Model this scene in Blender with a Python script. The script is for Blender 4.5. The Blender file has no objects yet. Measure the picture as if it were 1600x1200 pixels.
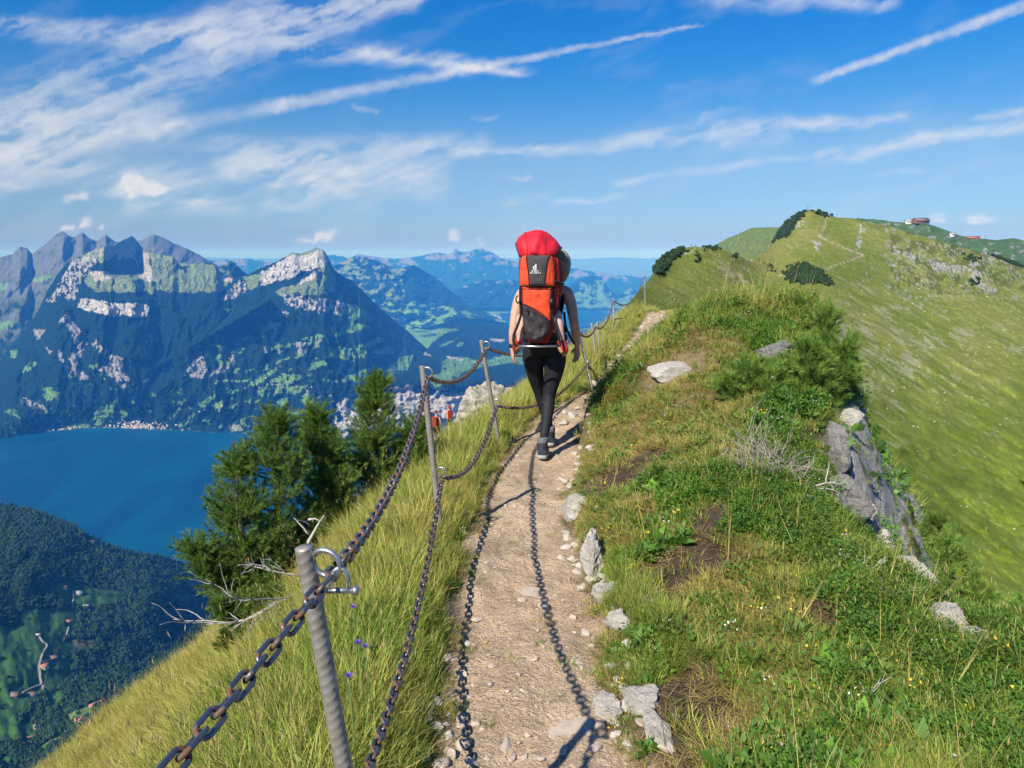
import bpy, bmesh, math, random
import numpy as np
from mathutils import Vector, Matrix, Euler

random.seed(7)
RNG = np.random.default_rng(7)
SC = bpy.context.scene
COL = SC.collection

# ------------------------------------------------------------------ camera
EYE = 1.65                      # eye height over the trail (metres)
PITCH = math.radians(10.2)
FPX = 1110.0                    # focal length in pixels of a 1600 px wide frame
cam_d = bpy.data.cameras.new('camera')
cam_d.sensor_width = 36.0
cam_d.lens = 36.0 * FPX / 1600.0
cam_d.clip_start = 0.05
cam_d.clip_end = 600000.0
cam = bpy.data.objects.new('camera', cam_d)
COL.objects.link(cam)
cam.location = (0, 0, EYE)
cam.rotation_euler = (math.pi / 2 - PITCH, 0, 0)
SC.camera = cam
SP, CP = math.sin(PITCH), math.cos(PITCH)

# ------------------------------------------------------------------ light
SUN_EL = math.radians(42.0)
SUN_AZ = math.radians(35.5)     # light travels this far right of straight ahead
LDIR = Vector((math.sin(SUN_AZ) * math.cos(SUN_EL), math.cos(SUN_AZ) * math.cos(SUN_EL), -math.sin(SUN_EL)))
sun_d = bpy.data.lights.new('sun', 'SUN')
sun_d.energy = 4.6
sun_d.angle = math.radians(0.5)
sun_d.color = (1.0, 0.95, 0.87)
sun = bpy.data.objects.new('sun', sun_d)
COL.objects.link(sun)
sun.location = (-20, -30, 60)
sun.rotation_euler = LDIR.to_track_quat('-Z', 'Y').to_euler()

SC.view_settings.view_transform = 'Standard'
SC.view_settings.look = 'None'
SC.view_settings.gamma = 1.0
SC.view_settings.use_curve_mapping = False
SC.view_settings.exposure = 0.62
SC.render.engine = 'CYCLES'
SC.cycles.use_denoising = True
SC.cycles.max_bounces = 4
SC.cycles.diffuse_bounces = 2
SC.cycles.glossy_bounces = 2
SC.cycles.transmission_bounces = 3
SC.cycles.volume_bounces = 0
SC.cycles.transparent_max_bounces = 8
SC.cycles.sample_clamp_indirect = 6.0
SC.cycles.use_adaptive_sampling = True
SC.cycles.adaptive_threshold = 0.025
SC.cycles.adaptive_min_samples = 20


def ray(px, py):
    """Direction (x, y, z) of a picture point; depth 1 along the view axis."""
    u = (np.asarray(px, float) - 800.0) / FPX
    v = (600.0 - np.asarray(py, float)) / FPX
    return u, CP + v * SP + 0 * u, -SP + v * CP + 0 * u


def at(px, py, depth):
    u, y, z = ray(px, py)
    return Vector((float(u * depth), float(y * depth), float(EYE + z * depth)))


def at_z(px, py, zz):
    u, y, z = ray(px, py)
    t = (zz - EYE) / z
    return Vector((float(u * t), float(y * t), zz))


# ------------------------------------------------------------------ world sky
world = bpy.data.worlds.new('World')
SC.world = world
world.use_nodes = True
wt = world.node_tree
wt.nodes.clear()


class NT:
    """Small helper to wire shader nodes."""
    def __init__(s, tree): s.t = tree

    def node(s, kind, **kw):
        n = s.t.nodes.new(kind)
        for k, v in kw.items(): setattr(n, k, v)
        return n

    def put(s, sock, v):
        if isinstance(v, bpy.types.NodeSocket): s.t.links.new(v, sock)
        else: sock.default_value = v

    def m(s, op, a, b=None, c=None, clamp=False):
        n = s.node('ShaderNodeMath', operation=op, use_clamp=clamp)
        s.put(n.inputs[0], a)
        if b is not None: s.put(n.inputs[1], b)
        if c is not None: s.put(n.inputs[2], c)
        return n.outputs[0]

    def ramp(s, v, a, b, c=0.0, d=1.0, smooth=True):
        n = s.node('ShaderNodeMapRange', interpolation_type='SMOOTHSTEP' if smooth else 'LINEAR')
        s.put(n.inputs[0], v); s.put(n.inputs[1], a); s.put(n.inputs[2], b); s.put(n.inputs[3], c); s.put(n.inputs[4], d)
        return n.outputs[0]

    def xyz(s, x, y, z=0.0):
        n = s.node('ShaderNodeCombineXYZ')
        s.put(n.inputs[0], x); s.put(n.inputs[1], y); s.put(n.inputs[2], z)
        return n.outputs[0]

    def noise(s, vec, scale, detail=4.0, rough=0.55, dist=0.0, out=0, flat=False):
        n = s.node('ShaderNodeTexNoise')
        if vec is not None: s.put(n.inputs['Vector'], vec)
        n.inputs['Scale'].default_value = scale
        n.inputs['Detail'].default_value = detail
        n.inputs['Roughness'].default_value = rough
        n.inputs['Distortion'].default_value = dist
        if flat: n.noise_dimensions = '2D'
        return n.outputs[out]

    def mix(s, f, a, b, blend='MIX'):
        n = s.node('ShaderNodeMix', data_type='RGBA', blend_type=blend)
        s.put(n.inputs[0], f); s.put(n.inputs[6], a); s.put(n.inputs[7], b)
        return n.outputs[2]

    def scale(s, vec, xyz):
        n = s.node('ShaderNodeVectorMath', operation='MULTIPLY')
        s.put(n.inputs[0], vec); n.inputs[1].default_value = xyz
        return n.outputs[0]

    def bump(s, h, strength=0.5, dist=0.02, normal=None):
        n = s.node('ShaderNodeBump')
        n.inputs['Strength'].default_value = strength
        n.inputs['Distance'].default_value = dist
        s.put(n.inputs['Height'], h)
        if normal is not None: s.put(n.inputs['Normal'], normal)
        return n.outputs[0]


SKY_STRENGTH = 0.10
# tint of the sky texture by height above the horizon (sine of elevation)
SKY_TINT = [(0.0, (.23, .21, .35)), (0.02, (.28, .30, .42)), (0.06, (.46, .47, .58)), (0.134, (.98, .67, .68)), (0.25, (.42, .67, .90)), (0.40, (.05, .66, 1.04))]


def build_world():
    n = NT(wt)
    tc = n.node('ShaderNodeTexCoord')
    sp = n.node('ShaderNodeSeparateXYZ'); n.put(sp.inputs[0], tc.outputs['Generated'])
    sky = n.node('ShaderNodeTexSky', sky_type='NISHITA')
    sky.sun_disc = False
    sky.sun_elevation = SUN_EL
    sky.sun_rotation = math.pi + SUN_AZ       # sun stands behind the left shoulder
    sky.altitude = 1900.0
    sky.air_density = 1.0
    sky.dust_density = 0.2
    sky.ozone_density = 2.5
    hs = n.node('ShaderNodeHueSaturation')
    hs.inputs['Hue'].default_value = 0.49
    hs.inputs['Saturation'].default_value = 1.38
    n.put(hs.inputs['Color'], sky.outputs[0])
    cr = n.node('ShaderNodeValToRGB')
    el = cr.color_ramp.elements
    while len(el) < len(SKY_TINT): el.new(0.5)
    for e, (p, c) in zip(el, SKY_TINT): e.position = p; e.color = (*c, 1)
    n.put(cr.inputs[0], sp.outputs[2])
    bg = n.node('ShaderNodeBackground')
    bg.inputs[1].default_value = SKY_STRENGTH
    n.put(bg.inputs[0], n.mix(1.0, hs.outputs[0], cr.outputs[0], 'MULTIPLY'))
    out = n.node('ShaderNodeOutputWorld')
    n.put(out.inputs[0], bg.outputs[0])


build_world()


# ------------------------------------------------------------------ helpers
PERM = np.concatenate([np.random.default_rng(3).permutation(512)] * 3)
GRAD = np.array([[math.cos(a), math.sin(a)] for a in np.linspace(0, 2 * math.pi, 64, endpoint=False)])


def pn(x, y, seed=0):
    """Perlin noise, about -0.7..0.7."""
    x = np.asarray(x, float) + seed * 37.17; y = np.asarray(y, float) + seed * 11.93
    xi = np.floor(x).astype(np.int64); yi = np.floor(y).astype(np.int64)
    xf = x - xi; yf = y - yi
    sx = xf * xf * xf * (xf * (xf * 6 - 15) + 10); sy = yf * yf * yf * (yf * (yf * 6 - 15) + 10)

    def g(ix, iy, dx, dy):
        k = GRAD[PERM[(PERM[(ix) & 511] + (iy & 511))] & 63]
        return k[..., 0] * dx + k[..., 1] * dy
    a = g(xi, yi, xf, yf); b = g(xi + 1, yi, xf - 1, yf)
    c = g(xi, yi + 1, xf, yf - 1); d = g(xi + 1, yi + 1, xf - 1, yf - 1)
    return (a + sx * (b - a)) * (1 - sy) + (c + sx * (d - c)) * sy


def fbm(x, y, octv=5, seed=0, gain=0.5):
    s = 0; a = 1.0; f = 1.0
    for i in range(octv):
        s = s + a * pn(x * f, y * f, seed + i * 3); a *= gain; f *= 2.03
    return s


def ridged(x, y, octv=4, seed=0, gain=0.5):
    s = 0; a = 1.0; f = 1.0
    for i in range(octv):
        s = s + a * (1 - 2.2 * np.abs(pn(x * f, y * f, seed + i * 5))); a *= gain; f *= 2.05
    return s


def sstep(v, a, b):
    t = np.clip((v - a) / (b - a), 0, 1)
    return t * t * (3 - 2 * t)


def inpoly(x, y, poly):
    r = np.zeros(np.shape(x), bool); k = len(poly); j = k - 1
    for i in range(k):
        xi, yi = poly[i]; xj, yj = poly[j]
        if yi != yj:
            c = ((yi > y) != (yj > y)) & (x < (xj - xi) * (y - yi) / (yj - yi) + xi)
            r ^= c
        j = i
    return r


def tps(pts, vals, smooth=1e-3):
    P = np.array(pts, float); V = np.array(vals, float); k = len(P)
    mu = P.mean(0); sc = P.std()
    Q = (P - mu) / sc

    def K(d2): return 0.5 * d2 * np.log(d2 + 1e-12)
    A = np.zeros((k + 3, k + 3))
    A[:k, :k] = K(((Q[:, None] - Q[None]) ** 2).sum(-1)) + smooth * np.eye(k)
    A[:k, k] = 1; A[:k, k + 1:] = Q; A[k, :k] = 1; A[k + 1:, :k] = Q.T
    w = np.linalg.solve(A, np.concatenate([V, np.zeros(3)]))

    def f(x, y):
        x = (x - mu[0]) / sc; y = (y - mu[1]) / sc
        s = w[k] + w[k + 1] * x + w[k + 2] * y
        for i in range(k):
            s = s + w[i] * K((x - Q[i, 0]) ** 2 + (y - Q[i, 1]) ** 2)
        return s
    return f


def mesh_np(name, verts, faces, mat=None, smooth=False, attrs=None, counts=None):
    """faces: (n,k) array of equal polygons, or a flat loop array with counts."""
    me = bpy.data.meshes.new(name)
    verts = np.asarray(verts, np.float32)
    me.vertices.add(len(verts)); me.vertices.foreach_set('co', verts.ravel())
    faces = np.asarray(faces, np.int32)
    if counts is None:
        counts = np.full(len(faces), faces.shape[1], np.int32)
    loops = faces.ravel()
    me.loops.add(len(loops)); me.loops.foreach_set('vertex_index', loops)
    me.polygons.add(len(counts))
    st = np.concatenate([[0], np.cumsum(counts)[:-1]]).astype(np.int32)
    me.polygons.foreach_set('loop_start', st)
    if smooth: me.polygons.foreach_set('use_smooth', np.ones(len(counts), bool))
    me.update(calc_edges=True)
    for k, v in (attrs or {}).items():
        v = np.asarray(v, np.float32)
        if v.ndim == 2 and v.shape[1] == 3:
            a = me.color_attributes.new(k, 'FLOAT_COLOR', 'POINT')
            a.data.foreach_set('color', np.concatenate([v, np.ones((len(v), 1), np.float32)], 1).ravel())
        else:
            a = me.attributes.new(k, 'FLOAT', 'POINT'); a.data.foreach_set('value', v.ravel())
    if mat is not None: me.materials.append(mat)
    return me


def link(name, me, parent=None, loc=None, rot=None, scale=None):
    o = bpy.data.objects.new(name, me)
    COL.objects.link(o)
    if parent is not None: o.parent = parent
    if loc is not None: o.location = loc
    if rot is not None: o.rotation_euler = rot
    if scale is not None: o.scale = scale if hasattr(scale, '__len__') else (scale,) * 3
    return o


def tag(o, label=None, cat=None, group=None, kind=None):
    if label: o['label'] = label
    if cat: o['category'] = cat
    if group: o['group'] = group
    if kind: o['kind'] = kind
    return o


def empty(name, loc=(0, 0, 0), rz=0.0):
    o = bpy.data.objects.new(name, None)
    o.empty_display_size = 0.1
    COL.objects.link(o)
    o.location = loc; o.rotation_euler = (0, 0, rz)
    return o


def grid_faces(nr, nc, wrap=False):
    i = np.arange(nr - 1)[:, None]; j = np.arange(nc if wrap else nc - 1)[None]
    j2 = (j + 1) % nc
    return np.stack([i * nc + j, i * nc + j2, (i + 1) * nc + j2, (i + 1) * nc + j], -1).reshape(-1, 4)


class MB:
    """Collects vertices and polygons, then makes one mesh."""
    def __init__(s): s.v = []; s.f = []; s.n = 0

    def add(s, v, f):
        s.v.extend([tuple(p) for p in v]); s.f.extend([tuple(i + s.n for i in q) for q in f]); s.n += len(v)
        return s

    def box(s, c, h, rot=None):
        v = []
        for x in (-1, 1):
            for y in (-1, 1):
                for z in (-1, 1):
                    p = Vector((x * h[0], y * h[1], z * h[2]))
                    if rot is not None: p = rot @ p
                    v.append(p + Vector(c))
        return s.add(v, [(0, 1, 3, 2), (4, 6, 7, 5), (0, 4, 5, 1), (2, 3, 7, 6), (0, 2, 6, 4), (1, 5, 7, 3)])

    def tube(s, pts, rad, n=8, ell=None, closed=False, up=None, cap=True):
        """Loft of rings. rad: number or list; ell: list of (rx, ry) with x along 'side'."""
        pts = [Vector(p) for p in pts]; k = len(pts)
        if not hasattr(rad, '__len__'): rad = [rad] * k
        rings = []
        pt = None; nx = None
        for i in range(k):
            if closed: t = pts[(i + 1) % k] - pts[i - 1]
            else: t = pts[min(i + 1, k - 1)] - pts[max(i - 1, 0)]
            t.normalize()
            if nx is None:
                ref = Vector(up) if up is not None else (Vector((0, 0, 1)) if abs(t.z) < 0.9 else Vector((1, 0, 0)))
                nx = (ref - t * ref.dot(t)).normalized()
            else:
                nx = (nx - t * nx.dot(t)).normalized()
            ny = t.cross(nx)
            e = ell[i] if ell else (rad[i], rad[i])
            rings.append([pts[i] + nx * (math.cos(2 * math.pi * j / n) * e[0]) + ny * (math.sin(2 * math.pi * j / n) * e[1]) for j in range(n)])
        v = [p for r in rings for p in r]; f = []
        for i in range(k if closed else k - 1):
            a = i * n; b = ((i + 1) % k) * n
            for j in range(n):
                f.append((a + j, a + (j + 1) % n, b + (j + 1) % n, b + j))
        if not closed and cap:
            f.append(tuple(range(n - 1, -1, -1))); f.append(tuple((k - 1) * n + j for j in range(n)))
        return s.add(v, f)

    def mesh(s, name, mat=None, smooth=False):
        counts = np.array([len(q) for q in s.f], np.int32)
        loops = np.array([i for q in s.f for i in q], np.int32)
        return mesh_np(name, np.array([tuple(p) for p in s.v]), loops, mat, smooth, counts=counts)

    def build(s, name, mat, parent=None, smooth=False, **kw):
        return link(name, s.mesh(name, mat, smooth), parent, **kw)


def principled(name, color=(.5, .5, .5), rough=0.8, metal=0.0, spec=0.3):
    m = bpy.data.materials.new(name); m.use_nodes = True
    b = m.node_tree.nodes['Principled BSDF']
    b.inputs['Base Color'].default_value = (*color, 1)
    b.inputs['Roughness'].default_value = rough
    b.inputs['Metallic'].default_value = metal
    b.inputs['Specular IOR Level'].default_value = spec
    return m, NT(m.node_tree), b


def mottled(name, c1, c2, scale=8.0, rough=0.8, metal=0.0, bump=0.0, bdist=0.01, bscale=None, spec=0.3, detail=5, coord='Object'):
    """Plain procedural material: two colours mixed by noise, with fine relief."""
    m, n, b = principled(name, c1, rough, metal, spec)
    tc = n.node('ShaderNodeTexCoord').outputs[coord]
    f = n.noise(tc, scale, detail, 0.6)
    n.put(b.inputs['Base Color'], n.mix(n.ramp(f, 0.35, 0.65), (*c1, 1), (*c2, 1)))
    if bump:
        n.put(b.inputs['Normal'], n.bump(n.noise(tc, bscale or scale * 3, 5, 0.6), bump, bdist))
    return m
# ------------------------------------------------------------------ far land
LAKE_Z = EYE - 1470.0


def attr_material(name, rough=0.95, nscale=0.02, namp=0.25, bump=0.0, bdist=1.0, bscale=0.05, spec=0.1):
    m, n, b = principled(name, (.2, .2, .2), rough, 0.0, spec)
    a = n.node('ShaderNodeAttribute', attribute_name='col')
    tc = n.node('ShaderNodeTexCoord').outputs['Object']
    f = n.ramp(n.noise(tc, nscale, 6, 0.65), 0.3, 0.7, 1.0 - namp, 1.0 + namp, False)
    v = n.node('ShaderNodeVectorMath', operation='SCALE')
    n.put(v.inputs[0], a.outputs['Color']); n.put(v.inputs['Scale'], f)
    n.put(b.inputs['Base Color'], v.outputs[0])
    if bump: n.put(b.inputs['Normal'], n.bump(n.noise(tc, bscale, 6, 0.65), bump, bdist))
    return m


MAT_FAR = attr_material('far_land', nscale=0.01, namp=0.3)
MAT_VALLEY = attr_material('valley_land', nscale=0.03, namp=0.25, bump=0.4, bdist=4.0, bscale=0.05)
MAT_HILL = attr_material('alpine_meadow_slope', nscale=0.12, namp=0.30, bump=0.6, bdist=1.2, bscale=0.25)

FOREST = np.array([0.0035, 0.016, 0.010])
MEADOW = np.array([0.120, 0.235, 0.060])
ALP = np.array([0.150, 0.195, 0.080])
ROCK = np.array([0.36, 0.345, 0.33])
SCREE = np.array([0.36, 0.33, 0.30])


def pos(px, py, r):
    u, y, z = ray(px, py)
    h = np.hypot(u, y)
    return np.stack([u / h * r, y / h * r, EYE + z / h * r], -1)


def sheet(name, px0, px1, step, ridge, foot, rows, rfun, cfun, mat, rough_px=1.5, seed=0, back=((120, 60), (400, 300), (1200, 900)), bench=1.0):
    """A mountain flank: from its skyline to its foot, every point at its own distance; folded over behind the skyline."""
    px = np.arange(px0, px1 + step, step, dtype=float)
    rp = np.array(ridge, float); fp = np.array(foot, float)
    ry = np.interp(px, rp[:, 0], rp[:, 1]) + rough_px * fbm(px / 9.0, px * 0 + seed, 5, seed, 0.6)
    fy = np.interp(px, fp[:, 0], fp[:, 1])
    t = np.linspace(0, 1, rows)[:, None] ** bench
    PX = np.repeat(px[None], rows, 0); PY = ry[None] + (fy - ry)[None] * t
    T = np.repeat(t, len(px), 1)
    R = rfun(PX, PY, T)
    C = cfun(PX, PY, T)
    P = pos(PX, PY, R)
    top = P[0]; rad = top[:, :2] / np.linalg.norm(top[:, :2], axis=1)[:, None]
    extra = []
    for dr, dz in back[::-1]:
        q = top.copy(); q[:, :2] += rad * dr; q[:, 2] -= dz; extra.append(q)
    allp = np.concatenate([np.array(extra), P], 0)
    allc = np.concatenate([np.repeat(C[:1], len(back), 0), C], 0)
    me = mesh_np(name, allp.reshape(-1, 3), grid_faces(allp.shape[0], allp.shape[1]), mat, True, {'col': allc.reshape(-1, 3)})
    o = link(name, me)
    tag(o, kind='structure')
    return o, (PX, PY, R, P, C)


def paint(C, PX, PY, polys, color, warp=5.0, wl=14.0, seed=0, frac=None, fs=7.0, soft=True):
    wx = PX + warp * fbm(PX / wl, PY / wl, 4, seed, 0.6)
    wy = PY + warp * 0.7 * fbm(PX / wl, PY / wl, 4, seed + 50, 0.6)
    for k, p in enumerate(polys):
        xs = [q[0] for q in p]; ys = [q[1] for q in p]
        m = (PX > min(xs) - 12) & (PX < max(xs) + 12) & (PY > min(ys) - 12) & (PY < max(ys) + 12)
        if not m.any(): continue
        ins = np.zeros(PX.shape, bool); ins[m] = inpoly(wx[m], wy[m], p)
        if frac is not None:
            ins &= fbm(PX / fs, PY / fs * 0.6, 4, seed + 9 + k, 0.65) > frac
        a = np.clip(.80 + .9 * fbm(PX[ins] / 3.2, PY[ins] / 2.6, 3, seed + 78, .6), .15, 1)[:, None] if soft else 1.0
        C[ins] = C[ins] * (1 - a) + a * color * (1 + 0.22 * fbm(PX[ins] / 5, PY[ins] / 5, 3, seed + 77))[:, None]


# base ground of the lowlands, at lake level, out to the horizon
def lowland():
    px = np.arange(-500, 2101, 12.0); py = np.concatenate([[417.0, 420.0, 424.0, 427.0], np.arange(430, 560, 2.0), np.arange(560, 1400, 12.0)])
    PX, PY = np.meshgrid(px, py)
    u, y, z = ray(PX, PY)
    R = (EYE - (LAKE_Z - 12)) / -z * np.hypot(u, y)
    P = pos(PX, PY, R)
    C = np.ones(PX.shape + (3,)) * FOREST * 1.3
    q = fbm(P[..., 0] / 1800, P[..., 1] / 2600, 5, 5)
    C[q > -0.05] = MEADOW
    C[fbm(P[..., 0] / 700, P[..., 1] / 900, 4, 15) > 0.22] = FOREST * 1.2
    me = mesh_np('ground', P.reshape(-1, 3), grid_faces(*PX.shape), MAT_FAR, True, {'col': C.reshape(-1, 3)})
    return tag(link('ground', me), kind='structure')


lowland()


def water_material():
    m, n, b = principled('lake_water', (0.0, 0.055, 0.12), 0.5, 0.0, 0.12)
    b.inputs['IOR'].default_value = 1.33
    tc = n.node('ShaderNodeTexCoord').outputs['Object']
    f = n.noise(n.scale(tc, (1.0, 0.35, 1.0)), 0.0022, 4, 0.55, 0.8)
    n.put(b.inputs['Base Color'], n.mix(n.ramp(f, 0.3, 0.7), (0.0, 0.031, 0.082, 1), (0.0, 0.060, 0.122, 1)))
    n.put(b.inputs['Normal'], n.bump(n.noise(n.scale(tc, (1.0, 0.5, 1.0)), 0.09, 4, 0.6), 0.12, 3.0))
    n.put(b.inputs['Roughness'], n.ramp(n.noise(n.scale(tc, (0.5, 1.0, 1.0)), 0.0012, 3, 0.6), 0.35, 0.65, 0.40, 0.55))
    return m


def flat_poly(name, pxs, z, mat):
    pts = [at_z(p[0], p[1], z) for p in pxs]
    b = MB(); b.add(pts, [tuple(range(len(pts)))])
    return tag(b.build(name, mat), kind='structure')


MAT_WATER = water_material()
flat_poly('lake', [(-420, 1010), (420, 1010), (640, 760), (720, 690), (640, 640), (420, 640), (60, 640), (-420, 690)], LAKE_Z, MAT_WATER)
flat_poly('lake', [(775, 506), (830, 512), (1000, 512), (1000, 492), (900, 484), (800, 486), (780, 494)], LAKE_Z, MAT_WATER)


# ---- Pilatus-like massif on the horizon and the hills before it
def rock_by_height(PX, PY, T, base, rockc, hi=0.4, seed=0, amt=0.1):
    C = np.ones(PX.shape + (3,)) * base
    q = fbm(PX / 22, PY / 9, 5, seed, 0.6)
    C[(q - T * 1.3 + hi) > amt] = rockc
    return C


sheet('mountain', -300, 1400, 5, [(-300, 404), (100, 405), (300, 402), (420, 404), (560, 402), (700, 405), (840, 403), (900, 405), (960, 402), (1010, 404), (1100, 401), (1400, 404)], [(-300, 432), (1400, 432)], 14,
      lambda X, Y, T: 52000 - 9000 * T + 900 * fbm(X / 60, Y / 20, 3, 4), lambda X, Y, T: np.ones(X.shape + (3,)) * np.array([.10, .13, .10]), MAT_FAR, 1.6, 71, back=((2000, 900),))
sheet('mountain', 250, 1010, 2, [(250, 410), (330, 407), (380, 404), (430, 410), (480, 405), (520, 398), (545, 403), (560, 397), (590, 402), (620, 405),
      (655, 400), (680, 394), (700, 397), (712, 389), (722, 394), (735, 392), (750, 388), (770, 395), (780, 402), (800, 408), (850, 412), (900, 420), (960, 430), (1010, 432)],
      [(250, 470), (1010, 470)], 70,
      lambda X, Y, T: 29000 - 6500 * T + 500 * ridged(X / 30, Y / 24, 4, 4) * (0.3 + T),
      lambda X, Y, T: rock_by_height(X, Y, T, FOREST * 3, ROCK * 0.42, 0.15, 3), MAT_FAR, 2.0, 1, back=((900, 500),))
sheet('mountain', 680, 870, 2, [(680, 470), (705, 455), (740, 441), (760, 437), (800, 438), (840, 446), (870, 452)], [(680, 480), (870, 480)], 40,
      lambda X, Y, T: 21500 - 2500 * T + 500 * ridged(X / 26, Y / 20, 4, 8),
      lambda X, Y, T: rock_by_height(X, Y, T, FOREST * 1.5, ROCK * .5, 0.0, 31, 0.2), MAT_FAR, 1.5, 2, back=((600, 400),))
sheet('mountain', 860, 1010, 2, [(860, 470), (885, 452), (903, 437), (928, 430), (942, 436), (952, 452), (965, 462), (985, 450), (1010, 462)], [(860, 488), (1010, 490)], 40,
      lambda X, Y, T: 22500 - 2500 * T + 500 * ridged(X / 24, Y / 20, 4, 18),
      lambda X, Y, T: rock_by_height(X, Y, T, MEADOW * 0.7, FOREST, 0.45, 11, 0.1), MAT_FAR, 1.2, 3, back=((600, 400),))


def col_c(PX, PY, T):
    C = np.ones(PX.shape + (3,)) * FOREST * 1.2
    q = fbm(PX / 16, PY / 8, 5, 21, 0.55)
    C[(q > 0.02) & (PX < 632 + 8 * pn(PY / 6, PY * 0)) & (T < 0.75)] = ALP * 0.9
    C[(q > 0.10) & (T > 0.55)] = MEADOW
    return C


sheet('mountain', 480, 790, 1.5, [(480, 430), (500, 428), (530, 411), (556, 401), (575, 402), (600, 412), (622, 421), (630, 418), (645, 415), (662, 422), (690, 440), (700, 452), (725, 470), (740, 482), (790, 497)],
      [(480, 520), (640, 520), (720, 496), (760, 499), (790, 505)], 80,
      lambda X, Y, T: 17500 - 3600 * T + 550 * ridged(X / 40, Y / 34, 4, 12) + 700 * sstep(X, 640, 690) * (1 - T),
      col_c, MAT_FAR, 1.6, 5, back=((500, 300), (1500, 1000)))

# ---- far left massif
LB = [(-120, 410), (-40, 402), (0, 402), (20, 397), (31, 385), (43, 388), (50, 396), (58, 390), (72, 381), (85, 368), (97, 361), (108, 368), (117, 370), (129, 363),
      (140, 373), (152, 377), (165, 367), (180, 377), (200, 383), (225, 373), (240, 366), (255, 371), (270, 379), (300, 392), (330, 409), (345, 417), (372, 431), (420, 440)]


def col_b(PX, PY, T):
    C = np.ones(PX.shape + (3,)) * FOREST * 1.3
    q = fbm(PX / 18, PY / 10, 5, 61, 0.6)
    C[(q - T * 1.6 + 0.62) > 0.0] = ALP * 0.45
    q2 = sstep(ridged(PX / 34 + PY / 50, PY / 40, 5, 64, .6) - T * 2.6, .2, 1.2)[..., None]
    C = C * (1 - q2) + ROCK * np.array([.28, .32, .34]) * q2
    paint(C, PX, PY, [[(-80, 446), (14, 441), (8, 452), (-80, 462)], [(45, 436), (70, 432), (85, 430), (70, 440), (50, 440)], [(-60, 508), (18, 502), (20, 510), (-10, 520), (-60, 530)]], MEADOW, 3, 12, 3)
    return C


sheet('mountain', -120, 420, 1.5, LB, [(-120, 690), (60, 680), (420, 470)], 130,
      lambda X, Y, T: 13500 - 6500 * T + 330 * ridged(X / 40 + Y / 60, Y / 90, 5, 33) * (0.35 + T * 0.7),
      col_b, MAT_FAR, 1.1, 6, back=((300, 250), (1200, 900)))
sheet('mountain', 325, 560, 1.5, [(325, 440), (338, 430), (347, 416), (360, 407), (370, 413), (378, 423), (392, 432), (430, 424), (460, 420), (500, 424), (560, 440)], [(325, 470), (560, 470)], 50,
      lambda X, Y, T: 11500 - 1200 * T + 260 * ridged(X / 30, Y / 26, 4, 38),
      lambda X, Y, T: rock_by_height(X, Y, T, FOREST, ALP * 0.7, 0.1, 3, 0.1), MAT_FAR, 1.6, 8)

# ---- the big front massif above the lake
A_RIDGE = [(-150, 640), (-40, 590), (0, 560), (28, 528), (45, 507), (60, 485), (75, 452), (95, 421), (110, 406), (130, 398), (150, 389), (166, 384), (182, 381), (192, 375), (199, 372), (205, 368),
           (212, 374), (222, 387), (229, 394), (250, 398), (270, 400), (278, 409), (300, 412), (325, 410), (338, 415), (345, 426), (352, 435), (375, 432), (390, 428), (404, 420),
           (425, 412), (441, 404), (458, 394), (468, 397), (478, 394), (494, 387), (506, 392), (513, 401), (518, 414), (523, 423), (550, 440), (566, 453), (590, 478), (615, 500), (640, 520), (655, 534), (668, 545), (700, 562)]
A_FOOT = [(-150, 700), (0, 692), (60, 681), (100, 676), (150, 672), (200, 673), (250, 675), (330, 680), (420, 684), (540, 684), (600, 660), (640, 625), (668, 590), (700, 580)]
A_SHADE = [(163, 384), (182, 380), (200, 371), (208, 373), (218, 392), (216, 412), (218, 431), (190, 428), (163, 424)]


def r_a(PX, PY, T):
    fy = np.interp(PX, [q[0] for q in A_FOOT], [q[1] for q in A_FOOT])
    u, y, z = ray(PX, fy); shore = 1.012 * 1470.0 / (-z / np.hypot(u, y))      # where the flank meets the lake
    shore = np.where(PX > 560, np.minimum(shore, 5800 + (PX - 560) * 14), shore)
    r = shore + 3500 * (1 - T ** 0.85)
    ribs = ridged(PX / 62 + 0.5 * fbm(PX / 80, PY / 90, 3, 2), PY / 170, 4, 44, 0.55)
    r = r - 230 * ribs * (0.25 + 0.9 * sstep(T, 0.05, 0.35)) * (1 - sstep(T, 0.80, 0.99))
    r = r - (60 * fbm(PX / 14, PY / 20, 5, 91, 0.6) + 45 * ridged(PX / 22 + PY / 60, PY / 30, 4, 95, .6)) * (1 - .8 * sstep(T, .9, 1))
    # bowl below the summit: a cliff falling away from the sun on its left, lit again on its right
    k = sstep(PX, 160, 167) * (1 - sstep(PX, 222, 240)) * (1 - sstep(PY, 424, 436))
    r = r + k * (90 + 2300 * np.clip((PX - 163) / 55.0, 0, 1) - 1700 * sstep(PX, 214, 240))
    # limestone wall of the right-hand summit steps forward
    w = sstep(PX, 400, 415) * (1 - sstep(PX, 510, 516)) * (1 - sstep(PY, 424 - 0.02 * PX, 446))
    r = r - 260 * w
    r = r + 500 * sstep(PX, 509, 524) * (1 - sstep(PY, 415, 440))
    # cliff band under the alp
    b = sstep(PX, 110, 130) * (1 - sstep(PX, 228, 245)) * sstep(PY, 462, 470)
    r = r - 160 * b * (1 - sstep(PY, 600, 660))
    return r


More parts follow.
